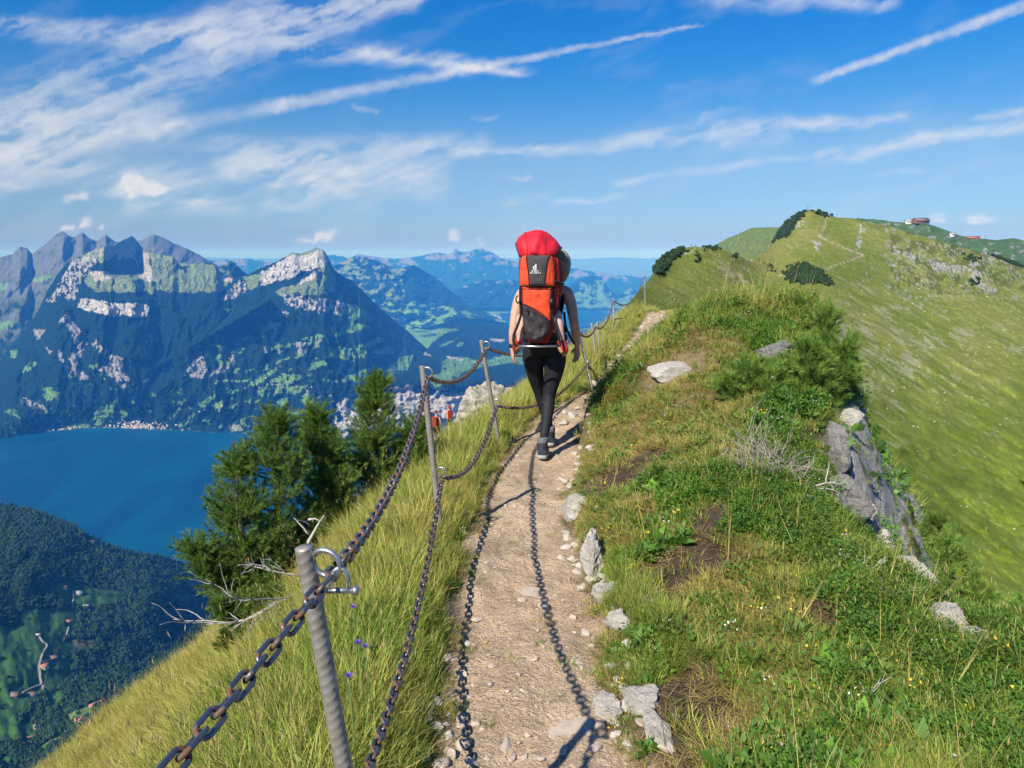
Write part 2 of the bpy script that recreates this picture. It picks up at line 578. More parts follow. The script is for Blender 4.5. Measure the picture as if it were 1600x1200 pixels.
def col_a(PX, PY, T):
    C = np.ones(PX.shape + (3,)) * FOREST
    C *= (1 + 0.5 * fbm(PX / 3.0, PY / 3.0, 3, 12))[..., None]
    hi = (PY < 405 + 14 * fbm(PX / 20, PY / 20, 3, 4))
    C[hi] = ALP * 0.8
    paint(C, PX, PY, [[(140, 425), (175, 425), (220, 432), (250, 440), (300, 415), (350, 425), (358, 440), (338, 457), (225, 456), (150, 456), (130, 440)],
                      [(235, 393), (272, 400), (280, 425), (250, 442), (236, 437)], [(275, 405), (340, 412), (350, 432), (300, 432)],
                      [(430, 455), (475, 440), (512, 412), (524, 432), (522, 455), (500, 462), (460, 457), (440, 462)],
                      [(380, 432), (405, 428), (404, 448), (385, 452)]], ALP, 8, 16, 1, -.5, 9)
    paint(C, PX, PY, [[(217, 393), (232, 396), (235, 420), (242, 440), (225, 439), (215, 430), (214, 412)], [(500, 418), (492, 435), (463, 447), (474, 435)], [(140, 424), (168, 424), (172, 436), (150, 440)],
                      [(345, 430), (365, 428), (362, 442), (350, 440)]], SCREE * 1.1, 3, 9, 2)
    paint(C, PX, PY, [[(125, 465), (160, 470), (185, 474), (220, 474), (235, 480), (229, 495), (207, 496), (190, 490), (172, 497), (160, 490), (140, 487), (122, 480)],
                      [(407, 427), (440, 407), (460, 396), (472, 402), (500, 389), (512, 395), (512, 414), (485, 423), (472, 423), (460, 433), (440, 438), (407, 447)]], ROCK * 1.08, 4, 8, 5, -0.42, 6)
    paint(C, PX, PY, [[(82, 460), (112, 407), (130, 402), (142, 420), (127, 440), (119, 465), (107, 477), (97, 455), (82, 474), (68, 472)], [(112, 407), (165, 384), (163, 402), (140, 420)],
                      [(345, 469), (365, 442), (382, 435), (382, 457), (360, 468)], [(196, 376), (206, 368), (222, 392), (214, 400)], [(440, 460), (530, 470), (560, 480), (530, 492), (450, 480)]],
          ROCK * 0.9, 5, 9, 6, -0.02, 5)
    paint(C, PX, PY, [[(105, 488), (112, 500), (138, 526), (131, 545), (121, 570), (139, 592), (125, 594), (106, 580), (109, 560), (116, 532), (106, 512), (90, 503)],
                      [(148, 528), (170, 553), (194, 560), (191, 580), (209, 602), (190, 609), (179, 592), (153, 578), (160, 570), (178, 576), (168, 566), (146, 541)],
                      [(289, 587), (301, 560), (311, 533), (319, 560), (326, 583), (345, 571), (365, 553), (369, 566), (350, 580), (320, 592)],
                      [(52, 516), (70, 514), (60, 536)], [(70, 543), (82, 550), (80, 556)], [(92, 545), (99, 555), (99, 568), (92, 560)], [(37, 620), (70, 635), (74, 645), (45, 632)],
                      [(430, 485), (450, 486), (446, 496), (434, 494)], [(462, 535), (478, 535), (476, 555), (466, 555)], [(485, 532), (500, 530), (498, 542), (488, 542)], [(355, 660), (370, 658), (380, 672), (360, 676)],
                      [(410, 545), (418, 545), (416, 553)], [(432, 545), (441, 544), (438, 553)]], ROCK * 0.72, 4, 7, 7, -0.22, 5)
    paint(C, PX, PY, [[(45, 565), (57, 567), (47, 580), (35, 582)], [(328, 520), (357, 500), (345, 515), (330, 521)], [(350, 482), (365, 482), (360, 492)], [(377, 532), (387, 525), (411, 526), (395, 535)],
                      [(-60, 506), (18, 500), (19, 506), (-10, 520)], [(15, 548), (25, 545), (28, 560), (18, 560)], [(65, 605), (82, 605), (84, 625), (70, 628)],
                      [(520, 492), (550, 481), (570, 481), (576, 495), (545, 504), (545, 492)], [(535, 507), (550, 502), (578, 511), (562, 516), (523, 526)],
                      [(507, 558), (530, 540), (545, 545), (580, 532), (587, 524), (603, 530), (575, 545), (570, 558), (535, 561)], [(585, 550), (615, 539), (616, 552), (592, 555)],
                      [(527, 596), (560, 580), (588, 571), (575, 586), (565, 596), (530, 598)], [(595, 581), (625, 560), (646, 554), (637, 578), (605, 583)], [(475, 580), (505, 561), (490, 578)],
                      [(385, 606), (420, 580), (427, 585), (400, 602)], [(400, 612), (440, 584), (472, 587), (440, 612), (418, 627)], [(450, 612), (482, 601), (460, 617)], [(425, 625), (455, 620), (440, 635)]],
          MEADOW, 4, 10, 8, -0.35, 6)
    paint(C, PX, PY, [[(100, 638), (125, 640), (128, 653), (105, 656)], [(145, 645), (186, 621), (182, 640), (175, 656), (148, 666)], [(190, 645), (223, 629), (217, 650), (190, 654)],
                      [(260, 650), (288, 631), (280, 646), (258, 661)], [(273, 666), (306, 644), (300, 660), (282, 668)], [(310, 630), (338, 614), (338, 630), (316, 638)], [(380, 628), (398, 620), (396, 632)],
                      [(345, 642), (372, 628), (365, 642), (350, 652)], [(95, 664), (140, 662), (140, 672), (92, 675)], [(400, 590), (440, 570), (430, 582)]], MEADOW * 0.85, 3, 8, 9, -0.2, 5)
    cl = (fbm(PX / 26 + PY / 40, PY / 13, 4, 131, .55) > .30) & (T > .45) & (PX > 330) & (PX < 640)
    C[cl] = MEADOW * .8
    cl = (fbm(PX / 20 - PY / 30, PY / 14, 4, 135, .55) > .40) & (T > .62) & (PX < 330)
    C[cl] = MEADOW * .6
    C[(T > 0.985) & (PX > 50) & (PX < 350)] = np.array([.30, .30, .27])
    return C


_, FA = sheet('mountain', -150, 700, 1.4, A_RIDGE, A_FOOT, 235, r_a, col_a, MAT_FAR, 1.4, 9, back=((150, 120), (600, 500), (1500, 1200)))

# ---- wooded spur with the pale lakeside cliff, fields and village behind it
D_RIDGE = [(500, 640), (530, 620), (560, 598), (600, 588), (640, 570), (655, 552), (662, 530), (655, 512), (640, 499), (660, 496), (690, 497), (740, 503), (800, 510), (860, 516), (1000, 520)]
D_RIDGE = [(500, 655), (530, 625), (560, 606), (600, 596), (640, 578), (660, 556), (672, 540), (684, 520), (694, 503), (740, 503), (800, 510), (860, 516), (1000, 520)]


def r_d(PX, PY, T):
    far = 12500 - (PY - 500) * 62.0
    near = 6700 - (PY - 600) * 9.0
    k = sstep(PY, 590 + 8 * fbm(PX / 25, PX * 0, 3, 3), 612)
    r = far * (1 - k) + near * k
    r = np.minimum(r, 12500)
    return r - 200 * ridged(PX / 50, PY / 40, 4, 71) - 60 * ridged(PX / 14, PY / 22, 4, 73) * k


def col_d(PX, PY, T):
    C = np.ones(PX.shape + (3,)) * FOREST
    C *= (1 + 0.5 * fbm(PX / 3.0, PY / 3.0, 3, 12))[..., None]
    paint(C, PX, PY, [[(690, 563), (723, 556), (750, 564), (797, 553), (840, 560), (840, 575), (797, 568), (742, 575), (720, 583), (717, 590), (688, 585)], [(672, 587), (703, 580), (709, 600), (693, 615), (672, 605)],
                      [(683, 541), (723, 525), (703, 536), (687, 542)], [(640, 508), (665, 513), (720, 514), (695, 521), (678, 534), (660, 523)], [(600, 582), (620, 572), (642, 555), (643, 563), (633, 578), (610, 583)],
                      [(715, 536), (725, 534), (722, 541), (714, 541)], [(770, 560), (850, 545), (850, 560)], [(600, 543), (617, 541), (618, 550), (602, 552)]], MEADOW, 3, 10, 8, -0.4, 6)
    paint(C, PX, PY, [[(642, 540), (652, 544), (668, 552), (674, 557), (660, 553), (648, 547)], [(765, 529), (790, 531), (785, 534), (768, 533)], [(696, 556), (724, 561), (724, 564), (696, 559)], [(740, 564), (760, 568), (760, 570), (740, 566)]], SCREE, 2, 8, 3)
    paint(C, PX, PY, [[(525, 632), (540, 622), (556, 626), (570, 618), (590, 612), (612, 606), (640, 602), (658, 614), (664, 630), (656, 660), (625, 672), (600, 655), (580, 668), (556, 674), (530, 684), (522, 660)],
                      [(664, 618), (682, 610), (700, 622), (735, 616), (735, 650), (690, 652), (668, 640)], [(560, 590), (568, 590), (566, 600)]], ROCK * .85, 7, 14, 7, -0.75, 24, False)
    return C


sheet('mountain', 500, 1000, 1.4, D_RIDGE, [(500, 690), (560, 688), (640, 720), (1000, 720)], 150, r_d, col_d, MAT_FAR, 1.5, 14, back=((100, 60),))

# ---- villages and towns on the far shore: small houses, too small and many to tell apart
MAT_TOWN = mottled('far_house', (.48, .45, .42), (.32, .25, .22), 0.03, 0.9)


def village(name, spots, label):
    b = MB()
    for p, s in spots:
        w = s * random.uniform(0.7, 1.2); d = s * random.uniform(0.6, 1.0); h = s * random.uniform(0.5, 0.8)
        rz = Matrix.Rotation(random.uniform(-.5, .5), 3, 'Z')
        v = [(-w, -d, -h), (w, -d, -h), (w, d, -h), (-w, d, -h), (-w, -d, h), (w, -d, h), (w, d, h), (-w, d, h), (-w, 0, h * 1.7), (w, 0, h * 1.7)]
        b.add([rz @ Vector(q) + Vector(p) for q in v], [(0, 1, 5, 4), (1, 2, 6, 5), (2, 3, 7, 6), (3, 0, 4, 7), (4, 5, 9, 8), (6, 7, 8, 9), (5, 6, 9), (7, 4, 8)])
    o = b.build(name, MAT_TOWN)
    return tag(o, label, 'village', kind='stuff')


def surf_at(F, px, py):
    PX, PY, R, P, C = F
    j = int(np.clip(round((px - PX[0, 0]) / (PX[0, 1] - PX[0, 0])), 0, PX.shape[1] - 1))
    i = int(np.argmin(np.abs(PY[:, j] - py)))
    return P[i, j]


sp_ = []
for k in range(150):
    px = random.gauss(215, 22); py = 668 - abs(random.gauss(0, 5)) + 2
    sp_.append((surf_at(FA, px, py), random.uniform(4.5, 8)))
for k in range(40): sp_.append((surf_at(FA, random.uniform(80, 290), 672), random.uniform(4, 7)))
for cx, cy, sx, sy, nn in ((205, 660, 12, 4, 25), (425, 602, 30, 9, 26), (480, 610, 22, 6, 8), (330, 640, 24, 8, 10), (110, 668, 15, 3, 20)):
    for k in range(nn): sp_.append((surf_at(FA, random.gauss(cx, sx * .6), random.gauss(cy, sy * .6)), random.uniform(4, 7)))
village('village', sp_, 'pale houses of the lakeside village at the foot of the wooded mountain')
sp_ = []
for cx, cy, sx, sy, nn, s in ((757, 502, 22, 5, 260, 16), (790, 478, 30, 3, 90, 18), (650, 504, 12, 5, 120, 13), (775, 532, 18, 2, 30, 12)):
    for k in range(nn):
        p = at_z(random.gauss(cx, sx * .6), random.gauss(cy, sy * .6), LAKE_Z + 10)
        sp_.append((p, s * random.uniform(0.7, 1.3)))
village('town', sp_, 'scattered pale houses of the distant towns on the plain by the far lake arm')

# ------------------------------------------------------------------ near valley on the left: wooded hill, fields, farms
LV_TOP = [(-250, 770), (0, 787), (30, 793), (60, 800), (90, 810), (112, 817), (130, 832), (150, 842), (180, 855), (205, 865), (240, 880), (262, 893), (280, 905), (300, 920), (318, 938), (335, 960), (360, 985), (520, 1110)]
LV_TOP = [(-250, 770), (0, 787), (30, 793), (60, 800), (90, 810), (112, 817), (130, 832), (150, 842), (180, 855), (205, 862), (240, 868), (262, 872), (285, 880), (310, 884), (340, 888), (380, 900), (560, 900)]
lv_pts = [(-250, 780, 3300), (0, 790, 3000), (110, 818, 2900), (200, 862, 2850), (280, 905, 2750), (330, 890, 3200), (380, 905, 3150), (-100, 900, 2350), (50, 880, 2450), (110, 930, 2380), (200, 935, 2420), (250, 960, 2380), (310, 960, 2600),
          (330, 1000, 2450), (250, 1030, 2120), (180, 1010, 2130), (100, 980, 2160), (30, 960, 2180), (-60, 1000, 2020), (60, 1040, 1920), (120, 1080, 1840), (180, 1080, 1850), (0, 1120, 1720), (70, 1150, 1640), (160, 1110, 1620), (40, 1200, 1520), (-100, 1150, 1650),
          (-250, 1000, 2000), (0, 1300, 1330), (200, 1200, 1380), (300, 1080, 1640), (360, 1000, 2000), (300, 1300, 1180), (-250, 1300, 1350), (500, 1200, 1300), (520, 950, 2100)]
lv_f = tps([p[:2] for p in lv_pts], [math.log(p[2]) for p in lv_pts], 2e-3)
LV_FIELDS = [[(80, 920), (95, 908), (125, 915), (190, 925), (198, 935), (165, 945), (120, 952), (85, 930)], [(-80, 975), (25, 980), (36, 952), (118, 950), (122, 985), (100, 1000), (116, 1020), (106, 1070), (66, 1084), (36, 1116), (0, 1140), (-80, 1145)],
             [(100, 1000), (150, 1000), (158, 1012), (140, 1018), (100, 1015)], [(70, 1080), (100, 1078), (98, 1100), (75, 1105)], [(105, 1115), (145, 1100), (150, 1105), (140, 1120), (105, 1135)],
             [(55, 1170), (100, 1140), (112, 1140), (60, 1180)], [(-60, 1130), (10, 1120), (55, 1130), (55, 1155), (10, 1160), (-60, 1170)], [(285, 905), (315, 905), (328, 920), (300, 922)], [(278, 930), (297, 928), (298, 942), (280, 942)],
             [(136, 845), (152, 842), (160, 852), (150, 860), (138, 858)], [(-10, 905), (15, 905), (12, 913), (-10, 912)], [(270, 955), (285, 953), (283, 962)], [(0, 1180), (30, 1180), (20, 1200), (-10, 1200)], [(205, 1050), (228, 1042), (225, 1048), (207, 1056)]]


def col_lv(PX, PY, T):
    C = np.ones(PX.shape + (3,)) * np.array([.020, .038, .018])
    paint(C, PX, PY, LV_FIELDS, np.array([0.045, 0.115, 0.020]), 3, 14, 4)
    paint(C, PX, PY, [[(108, 1000), (130, 998), (150, 1004), (152, 1010), (120, 1012)]], np.array([.13, .10, .055]), 2, 8, 4)
    paint(C, PX, PY, [[(105, 1115), (145, 1100), (150, 1105), (140, 1120), (105, 1135)], [(55, 1170), (100, 1140), (112, 1140), (60, 1180)]], np.array([.12, .19, .045]), 2, 8, 4)
    return C


_, FV = sheet('hillside', -250, 560, 2.5, LV_TOP, [(-250, 1320), (560, 1320)], 190,
              lambda X, Y, T: np.exp(lv_f(X, Y)) + 26 * fbm(X / 40, Y / 40, 4, 17), col_lv, MAT_VALLEY, 1.0, 22, back=((60, 60), (250, 250)))


def in_field(px, py):
    x = np.atleast_1d(np.asarray(px, float)); y = np.atleast_1d(np.asarray(py, float))
    m = np.zeros(x.shape, bool)
    wx = x + 3 * fbm(x / 14, y / 14, 4, 4, 0.6); wy = y + 2.1 * fbm(x / 14, y / 14, 4, 54, 0.6)
    for p in LV_FIELDS: m |= inpoly(wx, wy, p)
    return m


# ---- scatter by geometry nodes (for what nobody could count)
def scatter(name, pts, rots, scls, kinds, sources, mat_attr=None, parent=None):
    """pts (n,3), rots (n,3) Euler, scls (n,), kinds (n,) index into sources (object list, not in the scene)."""
    me = bpy.data.meshes.new(name)
    me.vertices.add(len(pts)); me.vertices.foreach_set('co', np.asarray(pts, np.float32).ravel())
    a = me.attributes.new('rot', 'FLOAT_VECTOR', 'POINT'); a.data.foreach_set('vector', np.asarray(rots, np.float32).ravel())
    a = me.attributes.new('scl', 'FLOAT', 'POINT'); a.data.foreach_set('value', np.asarray(scls, np.float32))
    a = me.attributes.new('kind', 'INT', 'POINT'); a.data.foreach_set('value', np.asarray(kinds, np.int32))
    a = me.attributes.new('dry', 'FLOAT', 'POINT'); a.data.foreach_set('value', np.asarray(mat_attr if mat_attr is not None else np.zeros(len(pts)), np.float32))
    me.update()
    o = link(name, me, parent)
    ng = bpy.data.node_groups.new('scatter_' + name, 'GeometryNodeTree')
    ng.interface.new_socket('Geometry', in_out='INPUT', socket_type='NodeSocketGeometry')
    ng.interface.new_socket('Geometry', in_out='OUTPUT', socket_type='NodeSocketGeometry')
    gi = ng.nodes.new('NodeGroupInput'); go = ng.nodes.new('NodeGroupOutput')
    jn = ng.nodes.new('GeometryNodeJoinGeometry')

    def na(nm, ty):
        q = ng.nodes.new('GeometryNodeInputNamedAttribute'); q.data_type = ty; q.inputs[0].default_value = nm
        return q.outputs[0]
    ro = na('rot', 'FLOAT_VECTOR'); sc = na('scl', 'FLOAT'); kd = na('kind', 'INT')
    er = ng.nodes.new('FunctionNodeEulerToRotation'); ng.links.new(ro, er.inputs[0])
    for i, src in enumerate(sources):
        cmpn = ng.nodes.new('FunctionNodeCompare'); cmpn.data_type = 'INT'; cmpn.operation = 'EQUAL'
        ins = [s for s in cmpn.inputs if s.enabled and s.type == 'INT']
        ng.links.new(kd, ins[0]); ins[1].default_value = i
        oi = ng.nodes.new('GeometryNodeObjectInfo'); oi.inputs['Object'].default_value = src
        oi.inputs['As Instance'].default_value = True
        ip = ng.nodes.new('GeometryNodeInstanceOnPoints')
        ng.links.new(gi.outputs[0], ip.inputs['Points']); ng.links.new(cmpn.outputs[0], ip.inputs['Selection'])
        ng.links.new(oi.outputs['Geometry'], ip.inputs['Instance']); ng.links.new(er.outputs[0], ip.inputs['Rotation'])
        ng.links.new(sc, ip.inputs['Scale'])
        ng.links.new(ip.outputs[0], jn.inputs[0])
    ng.links.new(jn.outputs[0], go.inputs[0])
    md = o.modifiers.new('scatter', 'NODES'); md.node_group = ng
    return o


def foliage_mat(name, c1, c2, rough=0.85, trans=0.0, nscale=0.8, rnd=0.5):
    m, n, b = principled(name, c1, rough, 0, 0.15)
    oi = n.node('ShaderNodeObjectInfo')
    tc = n.node('ShaderNodeTexCoord').outputs['Object']
    f = n.m('ADD', n.m('MULTIPLY', oi.outputs['Random'], rnd), n.m('MULTIPLY', n.noise(tc, nscale, 4, 0.6), 1 - rnd))
    c = n.mix(n.ramp(f, 0.2, 0.8, 0, 1, False), (*c1, 1), (*c2, 1))
    n.put(b.inputs['Base Color'], c)
    if trans:
        tr = n.node('ShaderNodeBsdfTranslucent'); n.put(tr.inputs[0], c)
        mx = n.node('ShaderNodeMixShader'); mx.inputs[0].default_value = trans
        out = [q for q in m.node_tree.nodes if q.type == 'OUTPUT_MATERIAL'][0]
        n.put(mx.inputs[1], b.outputs[0]); n.put(mx.inputs[2], tr.outputs[0]); n.put(out.inputs[0], mx.outputs[0])
    return m


MAT_BROAD = foliage_mat('broadleaf_crowns', (.016, .042, .012), (.040, .085, .020), nscale=0.4)
MAT_CONIF = foliage_mat('spruce_crowns', (.012, .030, .014), (.026, .050, .020), nscale=0.4)


def blob_tree(seed, conifer):
    rg = np.random.default_rng(seed)
    b = MB()
    if conifer:
        k = 7
        for i in range(5):
            z0 = 1.5 + i * 3.6; r0 = (4.0 - i * 0.72) * rg.uniform(.85, 1.1)
            ring = [(math.cos(2 * math.pi * j / k + i) * r0 * rg.uniform(.7, 1.15), math.sin(2 * math.pi * j / k + i) * r0 * rg.uniform(.7, 1.15), z0 + rg.uniform(-.6, .4)) for j in range(k)]
            b.add(ring + [(rg.uniform(-.2, .2), rg.uniform(-.2, .2), z0 + 5.6)], [(j, (j + 1) % k, k) for j in range(k)])
    else:
        for i in range(7):
            c = Vector((rg.uniform(-3.4, 3.4), rg.uniform(-3.4, 3.4), rg.uniform(3, 11)))
            bm = bmesh.new(); bmesh.ops.create_icosphere(bm, subdivisions=1, radius=rg.uniform(2.4, 4.0))
            v = [Vector(q.co) * rg.uniform(.72, 1.2) + c for q in bm.verts]; bm.verts.ensure_lookup_table()
            b.add(v, [tuple(q.index for q in fc.verts) for fc in bm.faces]); bm.free()
    me = b.mesh('tree_source', MAT_CONIF if conifer else MAT_BROAD)
    return bpy.data.objects.new('tree_source', me)


TREES = [blob_tree(s, False) for s in (1, 2, 3)] + [blob_tree(s, True) for s in (4, 5)]


def forest_on(F, n, name, keep, conif, smin, smax, label):
    PX, PY, R, P, C = F
    idx = RNG.integers(0, PX.size, n)
    px = PX.ravel()[idx]; py = PY.ravel()[idx]
    ok = keep(px, py); idx = idx[ok]
    pts = P.reshape(-1, 3)[idx].copy()
    pts[:, :2] += RNG.normal(0, 2.0, (len(idx), 2)); pts[:, 2] -= 1.5
    k = len(idx)
    rots = np.zeros((k, 3)); rots[:, 2] = RNG.uniform(0, 6.28, k)
    kinds = np.where(RNG.uniform(size=k) < conif, RNG.integers(3, 5, k), RNG.integers(0, 3, k))
    o = scatter(name, pts, rots, RNG.uniform(smin, smax, k), kinds, TREES)
    return tag(o, label, 'forest', kind='stuff')


def keep_lv(px, py):
    f = in_field(px, py)
    edge = f & (RNG.uniform(size=len(px)) < 0.012)
    return (~f | edge) & (py < 1270) & (px > -120) & (px < 460)


forest_on(FV, 56000, 'forest', keep_lv, 0.25, 0.5, 1.0, 'dark mixed forest on the shaded hill between the fields and the lake')
# own mountain's lower, spruce-covered flank seen past the grass edge
_, FW = sheet('hillside', -60, 480, 3, [(-60, 1300), (20, 1232), (60, 1196), (120, 1148), (180, 1094), (230, 1048), (290, 998), (330, 964), (360, 940), (480, 850)],
              [(-60, 1500), (480, 1150)], 70, lambda X, Y, T: 1400 - 520 * T + 20 * fbm(X / 30, Y / 30, 3, 5),
              lambda X, Y, T: np.ones(X.shape + (3,)) * np.array([.022, .036, .014]), MAT_VALLEY, 1.0, 41, back=((40, 60), (160, 260)))
forest_on(FW, 15000, 'forest', lambda px, py: (py < 1330) & (px < 450), 0.9, 0.55, 1.0, 'dense dark spruce forest right below the edge of the yellow grass slope')

# ---- farms in the near valley
MAT_WALLW = mottled('white_plaster', (.72, .69, .63), (.62, .58, .52), 0.6, 0.9)
MAT_WALLB = mottled('brown_timber', (.16, .09, .05), (.24, .15, .09), 1.2, 0.9)
MAT_ROOFR = mottled('clay_roof', (.34, .13, .07), (.45, .19, .10), 0.8, 0.9)
MAT_ROOFB = mottled('weathered_roof', (.20, .13, .10), (.28, .19, .15), 0.8, 0.9)
MAT_ROOFG = mottled('grey_metal_roof', (.36, .36, .36), (.46, .45, .44), 0.5, 0.7)
MAT_DARK = mottled('dark_opening', (.03, .03, .035), (.05, .05, .05), 2.0, 0.4)


def house(name, p, w, d, h, rz, wall, roof, label, cat='house', group=None, windows=3, rh=0.45):
    e = empty(name, (p[0], p[1], p[2] - 0.8), rz)
    b = MB()
    b.add([(-w, -d, 0), (w, -d, 0), (w, d, 0), (-w, d, 0), (-w, -d, h), (w, -d, h), (w, d, h), (-w, d, h), (-w, 0, h + d * rh * 1.6), (w, 0, h + d * rh * 1.6)],
          [(0, 1, 5, 4), (1, 2, 6, 9, 5), (2, 3, 7, 6), (3, 0, 4, 8, 7)])
    b.build('wall', wall, e)
    b = MB(); o = 0.9; t = 0.35; rz1 = h + d * rh * 1.6 + .12; k = d * rh * 1.6 / d
    for s in (-1, 1):
        y1 = s * (d + o); z1 = h - k * o + .12
        b.add([(-w - o, 0, rz1), (w + o, 0, rz1), (w + o, y1, z1), (-w - o, y1, z1), (-w - o, 0, rz1 + t), (w + o, 0, rz1 + t), (w + o, y1, z1 + t), (-w - o, y1, z1 + t)],
              [(0, 1, 2, 3), (4, 7, 6, 5), (0, 4, 5, 1), (2, 6, 7, 3), (1, 5, 6, 2), (3, 7, 4, 0)])
    b.build('roof', roof, e)
    for i in range(windows):
        x = -w + (i + .5) * 2 * w / windows
        b = MB(); b.box((0, 0, 0), (w * .16, .06, h * .13)); b.build('window', MAT_DARK, e, loc=(x, -d - .03, h * .55))
    tag(e, label, cat, group)
    return e


farm = [
    ((83, 1030), 9, 6, 6, .35, MAT_WALLB, MAT_ROOFB, 'brown timber barn with a dark roof, upper of the pair beside the farm lane', 'barn'),
    ((71, 1045), 7, 6, 8, .9, MAT_WALLW, MAT_ROOFR, 'white farmhouse with an orange clay roof beside the lane', 'farmhouse'),
    ((22, 1089), 9, 7, 6, .1, MAT_WALLB, MAT_ROOFB, 'brown roofed barn, leftmost in the green valley fields', 'barn'),
    ((51, 1088), 7, 6, 6, .5, MAT_WALLW, MAT_ROOFB, 'white farmhouse with a brown roof right of the leftmost barn', 'farmhouse'),
    ((101, 921), 7, 5, 6, .7, MAT_WALLW, MAT_ROOFR, 'small red roofed house on the upper meadow, left of the wide white farm', 'farmhouse'),
    ((122, 928), 9, 6, 6, .1, MAT_WALLW, MAT_ROOFG, 'wide white farmhouse with a grey roof on the upper meadow', 'farmhouse'),
    ((133, 929), 5, 4, 5, .3, MAT_WALLB, MAT_ROOFB, 'small brown shed right of the wide white farm on the upper meadow', 'shed'),
    ((134, 948), 6, 4, 4, .2, MAT_WALLB, MAT_ROOFG, 'low shed with a pale roof at the lower rim of the upper meadow', 'shed'),
    ((108, 972), 5, 5, 6, .4, MAT_WALLB, MAT_ROOFR, 'small barn with a reddish roof beside the forest edge', 'barn'),
    ((60, 994), 4, 3, 4, .4, MAT_WALLW, MAT_ROOFG, 'tiny white hut beside the top of the farm lane', 'hut'),
    ((152, 1100), 14, 5, 4, .75, MAT_WALLW, MAT_ROOFR, 'long low farm building with a red roof beside the spruce forest', 'barn'),
    ((125, 1126), 8, 5, 5, .5, MAT_WALLW, MAT_ROOFR, 'red roofed farmhouse below the long low building by the spruces', 'farmhouse'),
    ((50, 1155), 7, 4, 4, .5, MAT_WALLB, MAT_ROOFR, 'small reddish shed at the lower end of the valley road', 'shed'),
    ((142, 848), 8, 5, 6, .2, MAT_WALLW, MAT_ROOFR, 'lone house in the clearing high on the wooded hill', 'house'),
]
for (pp, w, d, h, rz, wm, rm, lab, cat) in farm:
    house('farm_' + cat if cat in ('barn', 'shed') else cat, surf_at(FV, *pp), w * 1.15, d * 1.15, h, rz, wm, rm, lab, cat, 'farm buildings in the near valley')

MAT_LANE = mottled('pale_gravel_lane', (.28, .27, .23), (.22, .21, .18), 0.2, 0.95)


def lane(pts, wid, name='road'):
    P = []
    for a, b in zip(pts[:-1], pts[1:]):
        k = max(2, int(math.hypot(a[0] - b[0], a[1] - b[1]) / 1.5))
        for i in range(k): P.append((a[0] + (b[0] - a[0]) * i / k, a[1] + (b[1] - a[1]) * i / k))
    Q = [Vector(surf_at(FV, *p)) + Vector((0, 0, 2.0)) for p in P]
    # running mean, so that the lane does not follow the steps of the grid
    Q = [sum((Q[j] for j in range(max(0, i - 3), min(len(Q), i + 4))), Vector()) / (min(len(Q), i + 4) - max(0, i - 3)) for i in range(len(Q))]
    v = []; f = []
    for i, q in enumerate(Q):
        t = (Q[min(i + 1, len(Q) - 1)] - Q[max(i - 1, 0)]).normalized()
        s = t.cross(Vector((0, 0, 1))).normalized() * wid
        v += [q - s, q + s]
        if i: f.append((2 * i - 2, 2 * i - 1, 2 * i + 1, 2 * i))
    b = MB(); b.add(v, f)
    return tag(b.build(name, MAT_LANE), kind='structure')


lane([(60, 994), (66, 1003), (75, 1008), (66, 1022), (61, 1040), (62, 1060), (66, 1070), (55, 1073), (38, 1081), (22, 1095)], 2.3)
lane([(66, 1070), (68, 1085), (68, 1100), (62, 1120), (52, 1138), (62, 1145), (55, 1150)], 2.3)
lane([(62, 1036), (75, 1032), (90, 1030)], 2.6)
lane([(112, 918), (116, 935), (112, 945), (118, 952)], 2.0)
lane([(108, 978), (104, 992), (96, 1006)], 2.0)

# ------------------------------------------------------------------ the long grassy ridge on the right
R_RIDGE = [(960, 500), (985, 470), (1000, 452), (1012, 438), (1025, 420), (1036, 405), (1050, 394), (1066, 388), (1085, 385), (1110, 387), (1122, 388), (1150, 398), (1178, 408), (1205, 385), (1215, 368), (1225, 352), (1240, 340), (1256, 330), (1266, 327),
           (1280, 331), (1292, 336), (1310, 340), (1330, 341), (1352, 346), (1375, 350), (1400, 356), (1440, 368), (1470, 377), (1510, 388), (1545, 398), (1570, 408), (1600, 418), (1700, 440), (1900, 470)]
# distance of each skyline point
rr_px = [960, 1000, 1036, 1066, 1110, 1150, 1178, 1205, 1240, 1266, 1330, 1400, 1470, 1545, 1600, 1900]
rr_r = [70, 110, 270, 340, 360, 400, 520, 800, 880, 900, 950, 980, 1000, 1000, 980, 900]
hp = [(960, 560, 55), (1000, 520, 60), (1030, 470, 110), (1040, 440, 180), (1100, 430, 260), (1180, 470, 270), (1110, 500, 150), (1200, 520, 210), (1200, 640, 130), (1250, 450, 400), (1260, 412, 480), (1230, 400, 620), (1300, 430, 470), (1300, 500, 320), (1340, 400, 700),
      (1300, 365, 840), (1400, 400, 800), (1500, 430, 780), (1600, 470, 760), (1400, 480, 500), (1500, 520, 460), (1600, 560, 450), (1350, 560, 270), (1450, 600, 300), (1600, 660, 310), (1320, 680, 170), (1400, 720, 185), (1500, 760, 205), (1600, 800, 215),
      (1330, 800, 115), (1450, 900, 135), (1600, 950, 150), (1600, 1100, 112), (1400, 1000, 92), (1300, 900, 80), (1500, 1150, 85), (1200, 800, 70), (1750, 700, 330), (1900, 600, 500), (1900, 900, 200), (1900, 1150, 115)]
for a, b in zip(rr_px, rr_r):
    hp.append((a, float(np.interp(a, [q[0] for q in R_RIDGE], [q[1] for q in R_RIDGE])), b))
hp_f = tps([p[:2] for p in hp], [math.log(p[2]) for p in hp], 5e-3)


